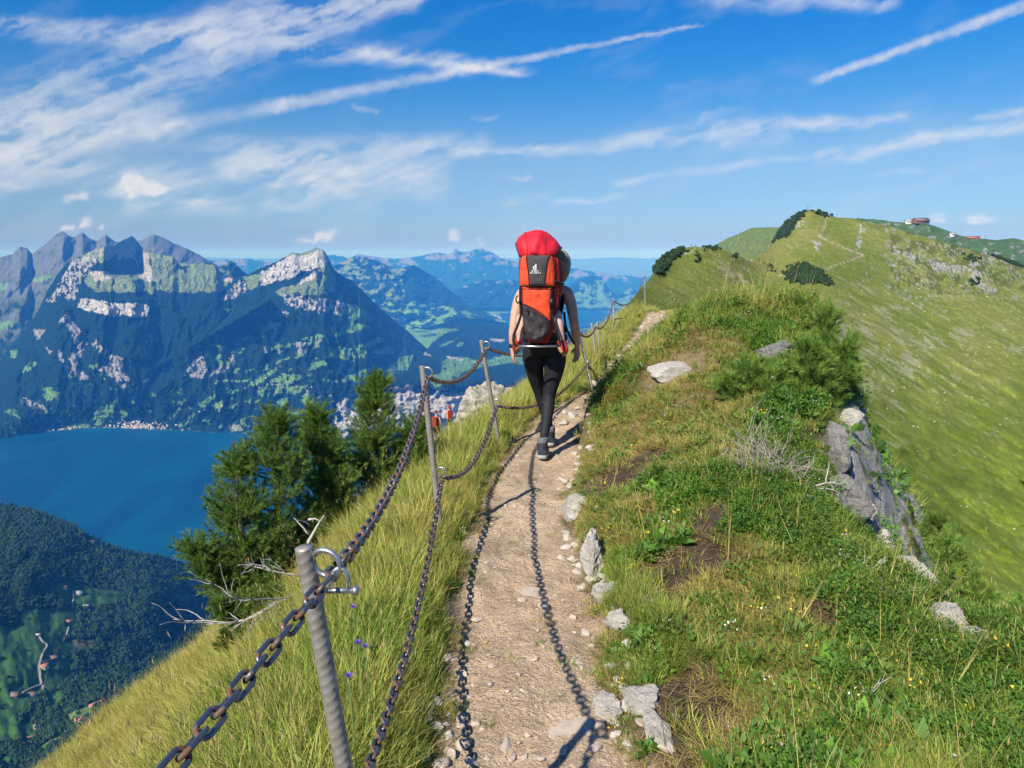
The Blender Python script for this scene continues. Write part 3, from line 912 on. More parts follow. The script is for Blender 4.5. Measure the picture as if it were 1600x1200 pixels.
def r_h(PX, PY, T):
    r = np.exp(hp_f(PX, PY))
    a = 0.85 * PX + 0.52 * PY; b = -0.52 * PX + 0.85 * PY      # along / across the fall line
    q = 1.0 + 0.024 * ridged(a / 200, b / 40, 4, 81) * sstep(T, 0.0, 0.12) + 0.012 * fbm(PX / 60, PY / 30, 4, 82) + 0.004 * fbm(a / 30, b / 6, 4, 85)
    # the dip behind the first knoll and the shrubby hump
    return r * q


def col_h(PX, PY, T):
    a = 0.85 * PX + 0.52 * PY; b = -0.52 * PX + 0.85 * PY
    g1 = np.array([.132, .168, .020]); g2 = np.array([.215, .215, .044]); g3 = np.array([.104, .156, .014])
    q = (.15 + .6 * sstep(fbm(a / 120, b / 34, 5, 31, 0.55), -0.35, 0.45))[..., None]
    C = g1 * (1 - q) + g2 * q
    low = sstep(PY, 520, 760)[..., None]
    C = C * (1 - low * 0.75) + (g3 * 1.0) * low * 0.75 + low * 0.03 * np.array([1, .75, .15]) * sstep(fbm(a / 70, b / 14, 4, 36), 0.0, 0.4)[..., None]
    C *= (1 + 0.20 * fbm(PX / 6, PY / 4, 4, 39, 0.65))[..., None]
    st = fbm(a / 42, b / 5.0, 5, 51, 0.62) + 0.5 * fbm(PX / 70, PY / 40, 3, 52)
    zone = np.exp(-((a - 1420) / 210.0) ** 2) * np.exp(-((PY - 560) / 120.0) ** 2)
    w = sstep(st + 0.55 * zone, 0.50, 0.95)[..., None] * 0.42
    C = C * (1 - w) + np.array([.42, .39, .29]) * w
    st2 = fbm(a / 9, b / 3.0, 4, 58, 0.6)
    w = (sstep(st2 + 0.35 * zone, 0.42, 0.55) * sstep(fbm(PX / 50, PY / 30, 3, 59), -0.1, 0.3))[..., None] * 0.28
    C = C * (1 - w) + np.array([.40, .37, .30]) * w
    # far slope: speckled with stones
    rk = (fbm(PX / 3.5, PY / 2.6, 3, 71, 0.7) > 0.32) & (PY < 470) & (PX > 1380)
    C[rk & (fbm(PX / 30, PY / 20, 3, 72) > -0.1)] = ROCK * 0.8
    dk = (PY < 460) & (PX > 1390) & (fbm(PX / 24, PY / 14, 4, 74) > 0.02)
    C[dk & ~rk] *= 0.62
    paint(C, PX, PY, [[(1394, 384), (1400, 384), (1408, 402), (1402, 404)], [(1412, 392), (1432, 396), (1428, 410), (1416, 404)], [(1452, 408), (1512, 416), (1510, 428), (1460, 424)],
                      [(1516, 408), (1530, 412), (1534, 440), (1562, 455), (1545, 458), (1524, 446), (1514, 424)], [(1538, 396), (1560, 400), (1600, 412), (1575, 412), (1545, 406)],
                      [(1344, 346), (1352, 348), (1346, 380), (1338, 392), (1340, 366)], [(1238, 350), (1256, 344), (1258, 350), (1242, 356)], [(1268, 374), (1284, 380), (1280, 392), (1270, 388)], [(1386, 402), (1400, 410), (1402, 425), (1392, 415)]],
          ROCK, 4, 6, 7, -0.08, 4)
    paint(C, PX, PY, [[(1225, 380), (1250, 362), (1290, 352), (1282, 365), (1245, 378)], [(1180, 400), (1215, 385), (1230, 392), (1190, 408)]], np.array([.22, .20, .055]), 3, 10, 9)
    # bare strips under the first knoll
    paint(C, PX, PY, [[(1110, 408), (1122, 405), (1170, 440), (1215, 470), (1240, 478), (1190, 470), (1140, 440)], [(1180, 460), (1240, 470), (1300, 500), (1290, 506), (1230, 486)]], np.array([.33, .29, .17]), 5, 9, 5, 0.02, 5)

    def track(pts, wpx):
        for (x0, y0), (x1, y1) in zip(pts[:-1], pts[1:]):
            dx, dy = x1 - x0, y1 - y0; L2 = dx * dx + dy * dy
            s = np.clip(((PX - x0) * dx + (PY - y0) * dy) / L2, 0, 1)
            dd = np.hypot(PX - x0 - s * dx, PY - y0 - s * dy)
            C[dd < wpx] = np.array([.36, .31, .20])
    track([(1292, 337), (1290, 350), (1285, 362), (1277, 369), (1300, 379), (1326, 390), (1349, 399), (1322, 409), (1292, 420)], 0.9)
    track([(1064, 398), (1078, 396), (1086, 388)], 1.0)
    track([(1166, 405), (1172, 402), (1168, 398)], 0.9)
    track([(1242, 428), (1228, 430), (1218, 430)], 0.9)
    return C


_, FH = sheet('hillside', 960, 1900, 2.0, R_RIDGE, [(960, 620), (1000, 640), (1150, 900), (1250, 1150), (1900, 1200)], 340, r_h, col_h, MAT_HILL, 1.0, 52, back=((8, 6), (40, 40), (150, 160)))

# further ridges behind it
sheet('hill', 1080, 1300, 2, [(1080, 400), (1118, 382), (1145, 369), (1175, 356), (1200, 355), (1230, 356), (1300, 358)], [(1080, 430), (1300, 430)], 40,
      lambda X, Y, T: 1700 - 300 * T + 20 * ridged(X / 40, Y / 30, 4, 3), lambda X, Y, T: np.ones(X.shape + (3,)) * np.array([.115, .155, .045]) * (1 + .25 * fbm(X / 5, Y / 3, 4, 6))[..., None],
      MAT_HILL, 0.8, 61, back=((60, 40),))
_, FR = sheet('hill', 1320, 1900, 2, [(1320, 350), (1340, 341), (1370, 343), (1400, 347), (1416, 348), (1446, 349), (1475, 358), (1500, 368), (1520, 372), (1560, 375), (1585, 372), (1600, 376), (1700, 380), (1900, 400)], [(1320, 440), (1900, 500)], 60,
      lambda X, Y, T: 1650 - 420 * T + 24 * ridged(X / 50, Y / 30, 4, 5),
      lambda X, Y, T: np.where((fbm(X / 14, Y / 5, 4, 9) > 0.36)[..., None], ROCK * .6, np.array([.062, .115, .040]) * (1 + .25 * fbm(X / 6, Y / 3, 4, 6))[..., None]), MAT_HILL, 0.8, 63, back=((60, 40),))

# shrub thickets on the ridge (dwarf pine), boulders, buildings, cross
MAT_THICK = foliage_mat('dwarf_pine_thicket', (.016, .036, .012), (.034, .062, .020), nscale=1.2)


def shrub_src(seed):
    rg = np.random.default_rng(seed); b = MB()
    for i in range(9):
        c = Vector((rg.uniform(-.9, .9), rg.uniform(-.9, .9), rg.uniform(.2, 1.5)))
        bm = bmesh.new(); bmesh.ops.create_icosphere(bm, subdivisions=1, radius=rg.uniform(.4, .75))
        b.add([Vector(q.co) * rg.uniform(.6, 1.35) + c for q in bm.verts], [tuple(q.index for q in fc.verts) for fc in bm.faces]); bm.free()
    return bpy.data.objects.new('shrub_source', b.mesh('shrub_source', MAT_THICK))


SHRUBS = [shrub_src(s) for s in (11, 12, 13)]


def thicket(name, polys, n, smin, smax, label):
    pts = []
    for p, k in zip(polys, n):
        xs = [q[0] for q in p]; ys = [q[1] for q in p]
        c = 0
        while c < k:
            x = random.uniform(min(xs), max(xs)); y = random.uniform(min(ys), max(ys))
            if inpoly(np.array([x]), np.array([y]), p)[0]:
                pts.append(surf_at(FH, x + random.gauss(0, 3), y + random.gauss(0, 1.6))); c += 1
    k = len(pts); rots = np.zeros((k, 3)); rots[:, 2] = RNG.uniform(0, 6.28, k)
    o = scatter(name, np.array(pts), rots, RNG.uniform(smin, smax, k), RNG.integers(0, 3, k), SHRUBS)
    return tag(o, label, 'thicket', kind='stuff')


thicket('thicket', [[(1216, 362), (1226, 348), (1244, 336), (1256, 331), (1250, 340), (1238, 352), (1236, 362), (1222, 372), (1214, 372)], [(1276, 329), (1294, 337), (1292, 340), (1278, 334)]], [420, 40], .6, 1.9, 'dark dwarf pine thicket down the left shoulder of the summit with the cross')
thicket('thicket', [[(1224, 432), (1236, 418), (1254, 410), (1280, 422), (1302, 440), (1300, 446), (1270, 442), (1240, 443)]], [560], 0.4, 1.15, 'dark rounded dwarf pine thicket on the hump before the summit')
thicket('thicket', [[(1024, 424), (1034, 408), (1050, 394), (1066, 388), (1070, 392), (1052, 404), (1040, 418), (1028, 430)], [(1100, 386), (1124, 388), (1122, 391), (1104, 390)], [(1146, 396), (1156, 402), (1150, 404)], [(1196, 412), (1208, 420), (1210, 426), (1202, 424)], [(1088, 396), (1096, 408), (1092, 412)]],
        [380, 26, 12, 22, 12], 0.3, .95, 'dark shrubs along the crest of the near grassy knoll')
thicket('thicket', [[(1545, 393), (1590, 404), (1600, 412), (1590, 414), (1560, 404)], [(1515, 440), (1525, 440), (1520, 446)], [(1500, 400), (1530, 404), (1520, 410)]], [60, 6, 20], 1.2, 2.2, 'dark shrubs on the rocky rim at the right skyline')

MAT_TIMBER = mottled('grey_timber', (.20, .17, .14), (.30, .26, .21), 2.0, 0.9)


def cross(p):
    e = empty('summit_cross', p)
    b = MB(); b.box((0, 0, 3.0), (.16, .16, 3.2)); b.build('upright', MAT_TIMBER, e)
    b = MB(); b.box((0, 0, 4.6), (1.1, .13, .15)); b.build('crossbar', MAT_TIMBER, e)
    return tag(e, 'tall thin cross on the highest grassy summit', 'cross')


cross(pos(np.array(1262.0), np.array(327.5), np.array(900.0)))
house('mountain_lodge', surf_at(FR, 1438, 349), 15, 7, 6, 0.2, MAT_WALLB, MAT_ROOFB, 'long dark mountain lodge on the far ridge skyline', 'lodge', windows=6)
house('mountain_hut', surf_at(FR, 1419, 349), 7, 5, 6, 0.1, MAT_WALLW, MAT_ROOFG, 'pale building left of the long dark lodge on the far skyline', 'hut')
house('mountain_hut', surf_at(FR, 1488, 369), 5, 4, 5, 0.3, MAT_WALLW, MAT_ROOFG, 'small pale hut below the lodge on the far green ridge', 'hut')
house('mountain_hut', surf_at(FR, 1519, 373), 11, 4, 3.5, -0.2, MAT_WALLB, MAT_ROOFR, 'low reddish hut at the right end of the far green ridge', 'hut')
for i, px in enumerate((1538, 1500)):
    p = surf_at(FR, px, 375 if i == 0 else 367)
    b = MB(); b.tube([(0, 0, -1), (0, 0, 9)], [.35, .25], 6); b.box((0, 0, 8.6), (1.6, .25, .25))
    e = b.build('lift_mast', MAT_TIMBER, loc=p)
    tag(e, ('thin lift mast right of the low reddish hut on the far ridge', 'thin lift mast between the two small huts on the far ridge')[i], 'mast')
# ------------------------------------------------------------------ near ground: the crest with the trail
PC_Y = [-3, 0, 2.07, 2.86, 3.9, 4.8, 5.7, 6.46, 7.3, 8.6, 10.5, 13, 15.6, 20.7, 26.3, 34, 45, 60, 90]
PC_X = [.05, .05, .06, .05, .055, .12, .26, .38, .66, 1.25, 1.72, 2.35, 3.0, 4.2, 5.4, 7.2, 9.2, 11.5, 17]
PW = [.32, .32, .31, .31, .28, .28, .30, .27, .25, .24, .24, .24, .24, .24, .2, .14, .14, .14, .14]


def path_x(y): return np.interp(y, PC_Y, PC_X)
def path_w(y): return np.interp(y, PC_Y, PW)


LF_D = [0, .15, .3, .6, 1, 1.5, 2, 3, 5, 10, 20, 30, 60, 120]
LF_Z = [0, .01, .03, .13, .42, .95, 1.50, 2.64, 5.05, 11.3, 24.4, 40, 104, 260]
SL_Y = [-5, 4.5, 7, 10, 16, 26, 40, 60]
SL_S = [1.0, 1.0, .78, .66, .70, .85, 1.0, 1.0]
BK_Y = [-3, 0, 1.5, 2.2, 3, 4, 5, 6, 7, 7.6, 8.6, 9.6, 11, 13, 18, 30, 60]
BK_H = [.16, .16, .16, .18, .25, .43, .67, .94, 1.14, 1.19, 1.02, .66, .30, .12, .10, .2, .2]
ED_Y = [-3, 1, 2.53, 2.8, 3.2, 3.9, 4.4, 4.8, 5.2, 6, 7, 9, 12, 20, 30, 60, 90]
ED_X = [1.95, 1.98, 1.94, 1.80, 1.68, 1.66, 1.82, 2.10, 2.36, 2.62, 2.92, 3.25, 4.2, 6.4, 9, 16, 24]


def ground_z(x, y, detail=True):
    x = np.asarray(x, float); y = np.asarray(y, float)
    xc = path_x(y); hw = path_w(y)
    dl = xc - hw - x; dr = x - xc - hw
    zl = -np.interp(np.maximum(dl, 0), LF_D, LF_Z) * np.interp(y, SL_Y, SL_S)
    ex = np.interp(y, ED_Y, ED_X) + 0.16 * fbm(y * 1.1, y * 0 + 3, 3, 6)
    span = np.maximum(ex - 0.35 - xc - hw, 0.8)
    s = np.clip(dr / span, 0, 1) ** np.interp(y, [4.5, 6.4, 9.2, 11], [1, .56, .56, 1])
    h = np.interp(y, BK_Y, BK_H)
    zr = h * (0.25 * sstep(s, 0.0, 0.12) + 0.75 * sstep(s, 0.03, 0.98))
    de = x - ex
    cl = np.interp(np.maximum(de + .12, 0), [0, .12, .3, .7, 1.4, 2.4, 6, 20, 60], [0, .03, .35, 1.3, 2.5, 4.2, 11, 42, 140])
    zr = zr - cl
    z = np.where(dl > 0, zl, zr)
    z = z - .075 * np.maximum(y - 21.5, 0) * (1 - .0 * x)      # beyond this crest the trail dips out of sight
    if detail:
        off = np.clip(np.maximum(dl, dr) / 0.25, 0, 1)
        z = z + off * (0.055 * fbm(x * 1.3, y * 1.3, 4, 9) + 0.022 * fbm(x * 6, y * 6, 3, 10))
        z = z + (1 - off) * (0.034 * fbm(x * 2.2, y * 1.6, 3, 12) + 0.011 * fbm(x * 11, y * 11, 4, 13, .6) - 0.025)
        # step where rock shows in the trail
        z = z + 0.05 * sstep(y, 6.7, 6.95) - 0.05 * sstep(y, 8.5, 9.5)
        # broken rock on the drop to the right
        z = z + sstep(de, 0.0, 0.35) * (0.28 * ridged(x * 1.1, y * 1.1, 4, 14) + .08 * fbm(x * 5, y * 5, 3, 16)) * (1 - sstep(de, 5, 12))
        z = z + 0.25 * fbm(x / 4, y / 4, 3, 19) * sstep(dl, 2.5, 9)
    return z


def G(x, y): return float(ground_z(np.array(x), np.array(y)))


# bare, dark soil patches (x, y, rx, ry), found from where they lie in the picture
SOIL = []
for px, py, w, h_, z in ((970, 722, 60, 16, .33), (1015, 700, 30, 12, .4), (1075, 838, 85, 20, .32), (1090, 1008, 55, 24, .20), (1085, 1075, 95, 50, .17), (1110, 770, 35, 12, .45), (1048, 900, 30, 20, .22), (1062, 1150, 60, 40, .15), (1040, 915, 25, 16, .2), (1260, 840, 20, 14, .4), (1290, 930, 35, 20, .3)):
    p = at_z(px, py, z); q = at_z(px + w, py, z); r_ = at_z(px, py - h_, z)
    SOIL.append((p.x, p.y, abs(q.x - p.x), max(.06, abs(r_.y - p.y))))
# dry, brownish turf
DRYP = []
for px, py, w, h_, z in ((1010, 690, 90, 30, .4), (1200, 1080, 110, 60, .2), (1150, 900, 120, 60, .25), (960, 690, 60, 30, .3), (1230, 985, 50, 50, .25), (1090, 545, 80, 25, .9), (960, 800, 60, 40, .2), (1060, 650, 90, 40, .55)):
    p = at_z(px, py, z); q = at_z(px + w, py, z); r_ = at_z(px, py - h_, z)
    DRYP.append((p.x, p.y, abs(q.x - p.x), max(.1, abs(r_.y - p.y))))


def blobs(x, y, lst, warp=0.10):
    wx = x + warp * fbm(x * 4, y * 4, 4, 30); wy = y + warp * fbm(x * 4, y * 4, 4, 33)
    m = np.zeros(np.shape(x))
    for (cx, cy, rx, ry) in lst:
        m = np.maximum(m, 1 - sstep(np.hypot((wx - cx) / rx, (wy - cy) / ry), 0.75, 1.15))
    return m


def path_mask(x, y):
    """1 on the bare trail, 0 in the grass, with a ragged edge."""
    d = np.abs(x - path_x(y)) - path_w(y) + 0.15 * fbm(x * 2.6, y * 2.6, 5, 40, .55) + .02 * fbm(x * 14, y * 14, 2, 42)
    return 1 - sstep(d, -0.03, 0.06)


MAT_GROUND = None


def near_material():
    m, n, b = principled('trail_and_turf_soil', (.3, .25, .2), 0.95, 0, 0.1)
    a = n.node('ShaderNodeAttribute', attribute_name='col')
    tc = n.node('ShaderNodeTexCoord').outputs['Object']
    f1 = n.ramp(n.noise(tc, 5, 9, 0.72), 0.3, 0.7, 0.66, 1.30, False)
    f2 = n.ramp(n.noise(tc, 70, 4, 0.7), 0.3, 0.7, 0.70, 1.28, False)
    vo = n.node('ShaderNodeTexVoronoi'); n.put(vo.inputs['Vector'], tc); vo.inputs['Scale'].default_value = 55.0
    f3 = n.ramp(vo.outputs['Distance'], 0.05, 0.30, 1.12, 0.98, False)
    v = n.node('ShaderNodeVectorMath', operation='SCALE')
    n.put(v.inputs[0], a.outputs['Color']); n.put(v.inputs['Scale'], n.m('MULTIPLY', n.m('MULTIPLY', f1, f2), f3))
    n.put(b.inputs['Base Color'], v.outputs[0])
    h = n.m('ADD', n.m('ADD', n.m('MULTIPLY', n.noise(tc, 60, 6, 0.7), .7), n.m('MULTIPLY', n.noise(tc, 13, 6, 0.65), 1.6)), n.m('MULTIPLY', n.ramp(vo.outputs['Distance'], 0.0, 0.4, 1.0, 0.0), 0.25))
    n.put(b.inputs['Normal'], n.bump(h, 0.9, 0.026))
    return m


def near_ground():
    az = np.radians(np.arange(-78, 56, 0.22))
    r = np.exp(np.arange(math.log(0.45), math.log(95.0), 0.0122))
    AZ, R = np.meshgrid(az, r)
    X = np.sin(AZ) * R; Y = np.cos(AZ) * R
    Z = ground_z(X, Y)
    pm = path_mask(X, Y); so = blobs(X, Y, SOIL); dr = blobs(X, Y, DRYP)
    turf = np.array([.105, .105, .035]); dirt = np.array([.53, .39, .255]); soil = np.array([.085, .060, .042]); thatch = np.array([.26, .19, .095])
    far = sstep(R, 5, 16)[..., None]
    q = sstep(fbm(X / 1.6, Y / 1.6, 4, 60), -.3, .4)[..., None]
    meadow = np.array([.24, .235, .040]) * (1 - q) + np.array([.36, .30, .075]) * q
    C = turf * (1 - far) + meadow * far
    C = C * (1 - dr[..., None] * .8) + thatch * dr[..., None] * .8
    C = C * (1 - so[..., None]) + soil * so[..., None]
    edge = np.exp(-((np.abs(X - path_x(Y)) - path_w(Y) - .03) / .09) ** 2)[..., None] * .6
    C = C * (1 - edge) + np.array([.27, .19, .115]) * edge
    dirtv = dirt * (1 + 0.22 * fbm(X * 1.8, Y * 1.3, 5, 66))[..., None]
    dk = sstep(fbm(X * 1.1 + 5, Y * .8, 4, 67), .05, .45)[..., None] * .35
    dirtv = dirtv * (1 - dk) + np.array([.40, .27, .165]) * dk
    pmv = (pm * (1 - sstep(Y, 20.5, 23)))[..., None]
    C = C * (1 - pmv) + dirtv * pmv
    ex = np.interp(Y, ED_Y, ED_X)
    rk = (sstep(X - ex, .02, .3) * (1 - sstep(X - ex, 3.0, 5.0)))[..., None]
    n_ = fbm(X * 3, Y * 3, 4, 68)[..., None]
    C = C * (1 - rk) + np.where(n_ > .28, np.array([.10, .11, .03]), np.array([.36, .34, .31]) * (1 + .5 * n_)) * rk
    P = np.stack([X, Y, Z], -1).reshape(-1, 3); C = C.reshape(-1, 3)
    F = grid_faces(*X.shape); mat = near_material()
    onp = ((pm * (Y < 22.5)).reshape(-1)[F].mean(1) > .5)
    out = []
    for name, sel in (('hillside', F[~onp]), ('trail', F[onp])):
        used = np.unique(sel); remap = np.zeros(len(P), np.int64); remap[used] = np.arange(len(used))
        out.append(tag(link(name, mesh_np(name, P[used], remap[sel], mat, True, {'col': C[used]})), kind='structure'))
    return out


TURF, TERRAIN = near_ground()
# ------------------------------------------------------------------ grass and herbs (nobody could count them)
def grass_material():
    m, n, b = principled('grass_blades', (.1, .15, .03), 0.62, 0, 0.25)
    a = n.node('ShaderNodeAttribute', attribute_name='col')
    dr = n.node('ShaderNodeAttribute', attribute_name='dry', attribute_type='INSTANCER')
    oi = n.node('ShaderNodeObjectInfo')
    c = n.mix(dr.outputs['Fac'], a.outputs['Color'], (.42, .33, .10, 1))
    f = n.ramp(oi.outputs['Random'], 0, 1, 1.02, 1.75, False)
    v = n.node('ShaderNodeVectorMath', operation='SCALE'); n.put(v.inputs[0], c); n.put(v.inputs['Scale'], f)
    n.put(b.inputs['Base Color'], v.outputs[0])
    tr = n.node('ShaderNodeBsdfTranslucent'); n.put(tr.inputs[0], v.outputs[0])
    mx = n.node('ShaderNodeMixShader'); mx.inputs[0].default_value = 0.36
    out = [q for q in m.node_tree.nodes if q.type == 'OUTPUT_MATERIAL'][0]
    n.put(mx.inputs[1], b.outputs[0]); n.put(mx.inputs[2], tr.outputs[0]); n.put(out.inputs[0], mx.outputs[0])
    return m


MAT_GRASS = grass_material()


def tuft(seed, n, rb, L, w, lean, cols, curl=0.5, segs=3, heads=0):
    """A clump of bent tapering blades."""
    rg = np.random.default_rng(seed); V = []; F = []; C = []
    for i in range(n):
        a = rg.uniform(0, 6.283); rr = rb * math.sqrt(rg.uniform())
        base = np.array([math.cos(a) * rr, math.sin(a) * rr, -0.01])
        d = a + rg.normal(0, 0.9); ln = rg.uniform(*L); th = rg.uniform(*lean)
        side = np.array([-math.sin(d), math.cos(d), 0])
        tw = rg.uniform(-.6, .6); side = side * math.cos(tw) + np.array([math.cos(d), math.sin(d), 0]) * math.sin(tw)
        p = base.copy(); k0 = len(V); ww = w * rg.uniform(.7, 1.3)
        col = np.array(cols[rg.integers(len(cols))]) * rg.uniform(.8, 1.2)
        cu = curl * rg.uniform(.4, 1.5)
        for s in range(segs + 1):
            t = s / segs
            if s < segs:
                q = ww * (1 - 0.75 * t ** 1.5)
                V += [p - side * q / 2, p + side * q / 2]; C += [col * (1 - .0 * t), col]
            else:
                V.append(p.copy()); C.append(col)
            ang = th + cu * t
            p = p + ln / segs * np.array([math.cos(d) * math.sin(ang), math.sin(d) * math.sin(ang), math.cos(ang)])
        for s in range(segs - 1):
            F.append((k0 + 2 * s, k0 + 2 * s + 1, k0 + 2 * s + 3, k0 + 2 * s + 2))
        F.append((k0 + 2 * segs - 2, k0 + 2 * segs - 1, k0 + 2 * segs))
        if i < heads:
            k0 = len(V); hc = np.array([.36, .27, .12]); hl = 0.035
            for j in range(3):
                an = j * 2.1; o = np.array([math.cos(an), math.sin(an), 0]) * .0028
                V += [p, p + o + np.array([0, 0, -hl * .5]), p + np.array([0, 0, -hl])]; C += [hc] * 3
                F.append((k0 + 3 * j, k0 + 3 * j + 1, k0 + 3 * j + 2))
    counts = np.array([len(f) for f in F], np.int32)
    me = mesh_np('tuft_source', np.array(V), np.array([i for f in F for i in f], np.int32), MAT_GRASS, False, {'col': np.array(C)}, counts)
    return bpy.data.objects.new('tuft_source', me)


def herb(seed, n, rb, leaf, h, cols, flat=0.5):
    """A clump of pointed oval leaves."""
    rg = np.random.default_rng(seed); V = []; F = []; C = []
    for i in range(n):
        a = rg.uniform(0, 6.283); rr = rb * math.sqrt(rg.uniform())
        z = rg.uniform(*h)
        p = np.array([math.cos(a) * rr, math.sin(a) * rr, z])
        d = a + rg.normal(0, 1.0); el = rg.normal(flat, .45); L = rg.uniform(*leaf); wd = L * rg.uniform(.22, .36)
        f = np.array([math.cos(d) * math.cos(el), math.sin(d) * math.cos(el), math.sin(el)])
        s = np.cross(f, np.array([rg.normal(0, .3), rg.normal(0, .3), 1])); s /= np.linalg.norm(s)
        up = np.cross(s, f)
        k0 = len(V); col = np.array(cols[rg.integers(len(cols))]) * rg.uniform(.75, 1.25)
        V += [p, p + f * L * .45 + s * wd + up * L * .06, p + f * L - up * L * .1, p + f * L * .45 - s * wd + up * L * .06, p + f * L * .5 - up * .03 * L]
        F += [(k0, k0 + 1, k0 + 4), (k0 + 1, k0 + 2, k0 + 4), (k0 + 2, k0 + 3, k0 + 4), (k0 + 3, k0, k0 + 4)]
        C += [col] * 5
    me = mesh_np('herb_source', np.array(V), np.array(F), MAT_GRASS, False, {'col': np.array(C)})
    return bpy.data.objects.new('herb_source', me)


G1, G2, G3 = (.095, .190, .020), (.150, .240, .028), (.062, .145, .017)
S1, S2, S3 = (.44, .37, .11), (.52, .43, .18), (.30, .22, .085)
Y1 = (.25, .285, .042)
SRC = [
    tuft(1, 34, .06, (.12, .27), .0046, (.08, .55), [G1, G2, Y1, G2, S1], .75),
    tuft(2, 34, .065, (.13, .30), .0044, (.1, .6), [G2, Y1, S1, Y1, S2], .8),
    tuft(3, 34, .06, (.12, .26), .0042, (.15, .75), [S1, S2, Y1, S3, Y1], .8),
    tuft(4, 44, .07, (.045, .11), .0046, (.1, .8), [G1, G2, G3, G2, Y1], .7),
    tuft(5, 44, .07, (.05, .12), .0042, (.2, .95), [G2, Y1, S1, G1, S3], .7),
    herb(6, 40, .075, (.022, .045), (.0, .055), [G1, G3, (.10, .20, .03), (.085, .17, .03)], .35),
    herb(7, 80, .075, (.012, .022), (.0, .10), [G3, (.05, .115, .018), G1, (.09, .16, .022)], .5),
    herb(8, 14, .05, (.06, .11), (.0, .03), [G1, (.10, .19, .045), G3], .55),
    tuft(9, 46, .075, (.06, .15), .0038, (1.0, 1.5), [S3, (.24, .17, .07), S1, (.30, .21, .10), (.20, .145, .06)], .2),
    tuft(10, 7, .05, (.28, .48), .0024, (.05, .4), [S2, S1, S3], .35, 4, 7),
    tuft(11, 30, .05, (.16, .34), .0060, (.08, .5), [G2, (.20, .29, .05), G1, Y1], .95),
    herb(13, 5, .05, (.014, .020), (.05, .11), [(.75, .55, .04), (.70, .62, .10), (.65, .40, .04)], .9),
    herb(14, 6, .05, (.012, .018), (.05, .12), [(.75, .73, .68), (.62, .45, .60), (.70, .68, .62)], .9),
    herb(12, 90, .085, (.012, .024), (.0, .07), [(.23, .085, .02), (.30, .14, .03), G3, (.16, .10, .02), G1], .5),
]


BARE = []          # where rocks lie bare


